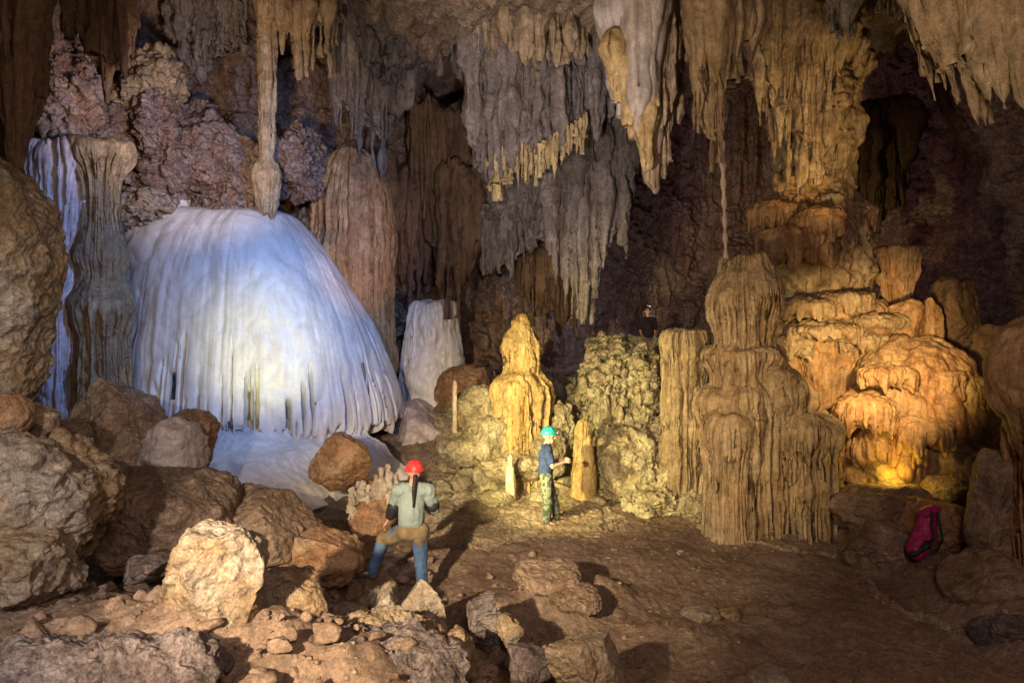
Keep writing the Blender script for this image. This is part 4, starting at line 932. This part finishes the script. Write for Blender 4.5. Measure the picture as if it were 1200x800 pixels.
def person(base, label, J, dims, mats, face, name='person'):
    """J: joints in metres relative to base. Builds the body plus its clothes."""
    b = np.asarray(base, float)
    r = empty('person', b); tag(r, label, 'person', 'cavers')
    j = {k: b+np.asarray(v, float) for k, v in J.items()}
    side = np.asarray(dims['side'], float)
    body = head(j['head'], face)+[seg(j['head']-np.array((0, 0, .05)), j['neck'], .055, .06)]
    body += [seg(j['neck'], j['chest'], .07, .14, .65, side), seg(j['chest'], j['pelvis'], .14, .13, .7, side)]
    for q in 'LR':
        body += [seg(j['neck']*.6+j['sh'+q]*.4, j['sh'+q], .06, .062), seg(j['sh'+q], j['el'+q], .052, .04), seg(j['el'+q], j['wr'+q], .04, .028)]
        body += [seg(j['pelvis']*.4+j['hip'+q]*.6, j['hip'+q], .1, .1), seg(j['hip'+q], j['kn'+q], .085, .058), seg(j['kn'+q], j['an'+q], .056, .04), seg(j['an'+q], j['toe'+q], .04, .035)]
        dv = j['hd'+q]-j['wr'+q]
        body += hand(j['wr'+q], dv, dims.get('up'+q, (0, 0, 1)), 1.0, dims.get('curl', .7), dims.get('th'+q, 1))
    V, F = solid(body, .007, 3); mk('body', V, F, mats['skin'], parent=r)
    W = [('f', 7, .022, .7, 5), ('r', 11, .013, .6, 6), ('f', 25, .004, 1, 7)]
    top = [seg(j['neck']-np.array((0, 0, .04)), j['chest'], .085, .17, .68, side), seg(j['chest'], j['pelvis']+np.array((0, 0, dims.get('hemz', .04))), .172, dims.get('hem', .170), dims.get('hemf', .78), side)]
    for q in 'LR':
        top += [seg(j['neck']*.6+j['sh'+q]*.4-np.array((0, 0, .02)), j['sh'+q], .092, .092), seg(j['sh'+q], j['sh'+q]+(j['el'+q]-j['sh'+q])*dims['sleeve'], .09, .074)]
    V, F = solid(top, .011, 3, W); mk(mats['topname'], V, F, mats['top'], parent=r)
    pants = [seg(j['pelvis']+np.array((0, 0, .06)), j['pelvis'], .150, .150, .8, side)]
    for q in 'LR':
        pants += [seg(j['pelvis']*.4+j['hip'+q]*.6, j['hip'+q], .122, .118), seg(j['hip'+q], j['kn'+q], .112, .086), seg(j['kn'+q], j['an'+q]+np.array((0, 0, .03)), .084, .075)]
    V, F = solid(pants, .011, 3, W); mk('trousers', V, F, mats['pants'], parent=r)
    for q in 'LR':
        t = j['toe'+q]-j['an'+q]; t = t/np.linalg.norm(t)
        V, F = solid([seg(j['an'+q]+(j['kn'+q]-j['an'+q])*.3, j['an'+q]-np.array((0, 0, .03)), .074, .064), seg(j['an'+q]-np.array((0, 0, .035))-t*.02, j['toe'+q], .055, .045, .8)], .009, 2)
        mk('boot', V, F, mats['boots'], parent=r)
    if 'helmet' in mats:
        helmet(j['head']+np.array((0, 0, .032)), face, mats['helmet'], r)
    return r, j

ZG = floor_z(-1.2, 9.0)+.02
b1 = np.array(((484-600)/FPX*9.0, 9.0, ZG))
J1 = dict(head=(.02, .02, 1.60), neck=(.0, .0, 1.44), chest=(-.02, .0, 1.22), pelvis=(-.02, -.02, .88), shL=(-.20, .0, 1.37), shR=(.20, .02, 1.37), elL=(-.27, .06, 1.10), wrL=(-.36, .16, .93), hdL=(-.42, .2, .85),
          elR=(.27, .08, 1.10), wrR=(.18, .30, 1.04), hdR=(.10, .38, 1.06), hipL=(-.11, 0, .84), hipR=(.09, 0, .84), knL=(-.42, .14, .68), anL=(-.53, .02, .28), toeL=(-.68, .10, .22), knR=(.10, .03, .45), anR=(.12, -.02, .10), toeR=(.14, .13, .04))
r1, j1 = person(b1, 'person in a red helmet and grey-green jacket seen from behind, one leg propped wide', J1, dict(side=(1, 0, 0), sleeve=.95, upL=(-.3, -.3, .9), upR=(0, -1, .2), curl=.5, hem=.180, hemz=.13, hemf=.84),
                dict(skin=M['skin'], topname='jacket', top=M['jacket'], pants=M['denim'], boots=M['boots'], helmet=M['redhelmet']), (-.25, 1, -.02))
sh = [seg(j1['pelvis']+np.array((0, 0, .05)), j1['pelvis'], .158, .16, .82, (1, 0, 0))]  # extra shell over the trousers, painting their yellowish lit upper part
for q, f in (('L', .95), ('R', .42)):
    sh += [seg(j1['pelvis']*.4+j1['hip'+q]*.6, j1['hip'+q], .13, .126), seg(j1['hip'+q], j1['hip'+q]+(j1['kn'+q]-j1['hip'+q])*f, .12, .10)]
V, F = solid(sh, .011, 3, [('f', 9, .014, .7, 5)]); mk('lit_trouser_top', V, F, M['lit_trouser_top'], parent=r1)
for q in 'LR':
    V, F = solid([seg(j1['el'+q]+(j1['sh'+q]-j1['el'+q])*.18, j1['el'+q]+(j1['wr'+q]-j1['el'+q])*.45, .092, .076)], .009, 2); mk('elbow_pad', V, F, M['black'], parent=r1)
V, F = solid([seg(j1['head']+np.array((.02, -.09, -.02)), j1['neck']+np.array((.03, -.13, -.05)), .03, .028), seg(j1['neck']+np.array((.03, -.13, -.05)), j1['chest']+np.array((.05, -.155, -.02)), .026, .014)], .007, 2); mk('ponytail', V, F, M['hair'], parent=r1)
V, F = rock_shape(b1+np.array((-.58, .08, .02)), (.3, .28, .2), 291, facets=5, sub=5)
formation('broken_rock', V, F, M['brown'], 'low brown rock under the propped boot of the red helmet wearer', 'rock', GF)

ZG2 = floor_z(.62, 12.0)+.02
b2 = np.array((.60, 12.0, ZG2))
J2 = dict(head=(.05, 0, 1.57), neck=(.01, 0, 1.41), chest=(-.01, 0, 1.20), pelvis=(.0, 0, .90), shL=(.01, .18, 1.34), shR=(.01, -.18, 1.34), elL=(.10, .22, 1.08), elR=(.10, -.22, 1.08), wrL=(.32, .06, 1.14), wrR=(.32, -.08, 1.13),
          hdL=(.40, -.0, 1.19), hdR=(.40, -.05, 1.19), hipL=(0, .1, .86), hipR=(0, -.1, .86), knL=(.13, .13, .46), knR=(.02, -.12, .46), anL=(.20, .16, .10), anR=(.0, -.14, .10), toeL=(.38, .17, .05), toeR=(.16, -.17, .04))
r2, j2 = person(b2, 'person in a teal helmet, navy t-shirt and camouflage trousers, standing in profile', J2, dict(side=(0, 1, 0), sleeve=.62, upL=(0, .5, 1), upR=(0, -.5, 1), curl=.8),
                dict(skin=M['skin'], topname='tshirt', top=M['navy'], pants=M['camo'], boots=M['boots'], helmet=M['tealhelmet']), (1, -.12, -.03))

b3 = np.array((P(759, 0, 20.6)[0], 20.6, floor_z(P(759, 0, 20.6)[0], 20.6)+.0))
J3 = dict(head=(.0, 0, 1.57), neck=(.0, 0, 1.41), chest=(0, 0, 1.20), pelvis=(.0, 0, .90), shL=(-.18, 0, 1.34), shR=(.18, 0, 1.34), elL=(-.24, .04, 1.06), elR=(.24, .04, 1.06), wrL=(-.2, -.08, .86), wrR=(.2, -.08, .86),
          hdL=(-.18, -.12, .78), hdR=(.18, -.12, .78), hipL=(-.1, 0, .86), hipR=(.1, 0, .86), knL=(-.11, .0, .46), knR=(.11, 0, .46), anL=(-.12, .02, .10), anR=(.12, .02, .10), toeL=(-.13, -.14, .05), toeR=(.13, -.14, .05))
r3, j3 = person(b3, 'dark figure with a thin bright outline far back beside the olive stalagmite', J3, dict(side=(1, 0, 0), sleeve=1.0, curl=.5),
                dict(skin=M['skin'], topname='jacket', top=M['dark'], pants=M['dark'], boots=M['boots'], helmet=M['black']), (-.2, -1, 0))

# backpack
bp = P(1082, 672, 9.55); bp[2] = floor_z(bp[0], bp[1])+.05
r = empty('backpack', bp); tag(r, 'magenta backpack slumped against the rocks at the right', 'backpack')
d = np.array((.14, .06, 0))
V, F = solid([seg(bp+(-.14, -.08, .13), bp+(.02, .0, .30), .14, .15, .8), seg(bp+(.02, 0, .3), bp+(.10, .06, .56), .145, .12, .8)], .012, 4, [('r', 11, .02, .8, 3), ('f', 20, .008, 1, 4)]); mk('bag', V, F, M['magenta'], parent=r)
V, F = solid([seg(bp+(.06, .05, .60), bp+(.17, .05, .64), .10, .10, .75)], .012, 3, [('f', 14, .012, 1, 4)]); mk('lid', V, F, M['magenta'], parent=r)
V, F = solid([seg(bp+(-.22, -.14, .10), bp+(-.04, -.13, .22), .07, .08, .7)], .01, 3, [('f', 14, .012, 1, 6)]); mk('pocket', V, F, M['black'], parent=r)
for q in (0, 1):
    pts = [bp+(-.06+q*.16, -.10-.03*q, .10+.02*q), bp+(.04+q*.12, -.17, .30), bp+(.05+q*.1, -.12, .50), bp+(.10+q*.07, -.04, .64)]
    V, F = solid([seg(pts[i], pts[i+1], .022, .022, .5) for i in range(3)], .008, 2); mk('strap', V, F, M['black'], parent=r)

# ------------------------------------------------------------------ lamps and unseen fills
def spot(name, loc, tgt, power, col, size, blend=.6, rad=.15):
    l = bpy.data.lights.new(name, 'SPOT'); l.energy = power; l.color = col; l.spot_size = math.radians(size); l.spot_blend = blend; l.shadow_soft_size = rad
    o = bpy.data.objects.new(name, l); COL.objects.link(o); o.location = loc
    o.rotation_euler = (Vector(tgt)-Vector(loc)).to_track_quat('-Z', 'Y').to_euler(); return o
def point(name, loc, power, col, rad=.15):
    l = bpy.data.lights.new(name, 'POINT'); l.energy = power; l.color = col; l.shadow_soft_size = rad
    o = bpy.data.objects.new(name, l); COL.objects.link(o); o.location = loc; return o

spot('key_lamp', (-3.1, -.6, 4.5), P(600, 560, 11), 9500, (1, .75, .48), 45, 1.0, .10)
spot('boulder_fill', (-2.9, -.2, 4.9), P(110, 590, 8), 1500, (1, .86, .74), 56, .9, .12)  # added beside the key to brighten the left boulders only
spot('violet_floor_lamp', (-3.2, 1.4, 3.3), P(60, 790, 4.6), 45, (.55, .40, 1.0), 60, 1.0, .2)
spot('roof_lamp', (-2.4, 4.4, 2.2), P(830, 40, 11), 1450, (1, .73, .45), 85, .8, .3)
spot('violet_lamp', (-.5, 9.2, 6.8), P(270, 310, 15), 2300, (.19, .40, 1.0), 78, .8, .2)
spot('dome_lamp', (-3.6, 9.6, 2.3), P(312, 405, 14.3), 880, (1, .90, .36), 40, 1.0, .12)
spot('yellow_lamp', (-1.38, 9.45, 2.05), (2.3, 14.9, 1.5), 2400, (1, .80, .36), 70, .7, .05)
spot('drape_fill', (-1.2, 11.2, 3.4), P(418, 290, 17.3), 800, (1, .56, .24), 34, .9, .1)  # added warm spot, brings the column right of the dome back to orange
spot('curtain_lamp', (-.2, 7.4, 4.6), P(640, 140, 15.4), 1500, (.95, .82, .90), 66, .9, .15)
spot('orange_lamp', (4.9, 8.5, 3.3), P(1015, 430, 13.3), 1700, (1, .64, .27), 50, .7, .12)
point('gold_lamp', tuple(P(1048, 556, 11.3)+np.array((0, 0, .1))), 16, (1, .62, .08), .06)
spot('column_lamp', (5.9, 9.9, 4.6), P(945, 150, 13.5), 620, (1, .64, .27), 50, .8, .15)
spot('stalagmite_fill', (1.4, 5.2, 3.0), P(880, 470, 11.5), 800, (1, .66, .30), 44, .9, .10)  # warm light added from the left front for the tiered stalagmite
spot('back_fill', (5.5, 22.5, 5.0), P(1050, 200, 27), 130, (1, .28, .22), 120, .8, .4)  # added red fill for the far end of the cave
spot('recess_fill', (4.6, 15.6, 3.6), P(900, 240, 22), 70, (1, .3, .25), 90, .8, .3)  # second unseen red fill, towards the recess
point('rim_lamp', (b3[0]+.4, b3[1]+.7, b3[2]+2.1), 150, (.9, .8, 1), .06)
spot('cliff_fill', (-2.6, 2.6, 4.4), P(18, 350, 8.3), 420, (1, .86, .74), 36, 1.0, .15)  # unseen spot added to lighten the rock face at the left edge
spot('left_fill', (-4.4, 10.6, 6.3), P(215, 90, 17), 1100, (1, .72, .55), 84, .8, .3)  # unseen fill for the dark wall at the upper left
spot('pillar_lamp', (-4.8, 8.6, 3.2), P(85, 320, 13.3), 90, (1, .80, .74), 40, .9, .2)
point('fill_light', (1.5, -1.5, 6.5), 1050, (1, .72, .62), 1.2)  # unseen soft light added near the camera to lift the darks

w = bpy.data.worlds.new('World'); scene.world = w; w.use_nodes = True
w.node_tree.nodes['Background'].inputs[0].default_value = (.5, .35, .5, 1); w.node_tree.nodes['Background'].inputs[1].default_value = .02

cam = bpy.data.cameras.new('camera'); cam.lens = 24; cam.sensor_width = 36; cam.clip_end = 200; cam.shift_y = -30/1200
co = bpy.data.objects.new('camera', cam); COL.objects.link(co); co.location = (0, 0, CAMZ); co.rotation_euler = (math.radians(90), 0, 0)
scene.camera = co
vs = scene.view_settings; vs.view_transform = 'Standard'; vs.look = 'None'; vs.exposure = 0; vs.gamma = 1; vs.use_curve_mapping = False
scene.cycles.use_denoising = True
scene.cycles.max_bounces = 5; scene.cycles.diffuse_bounces = 3
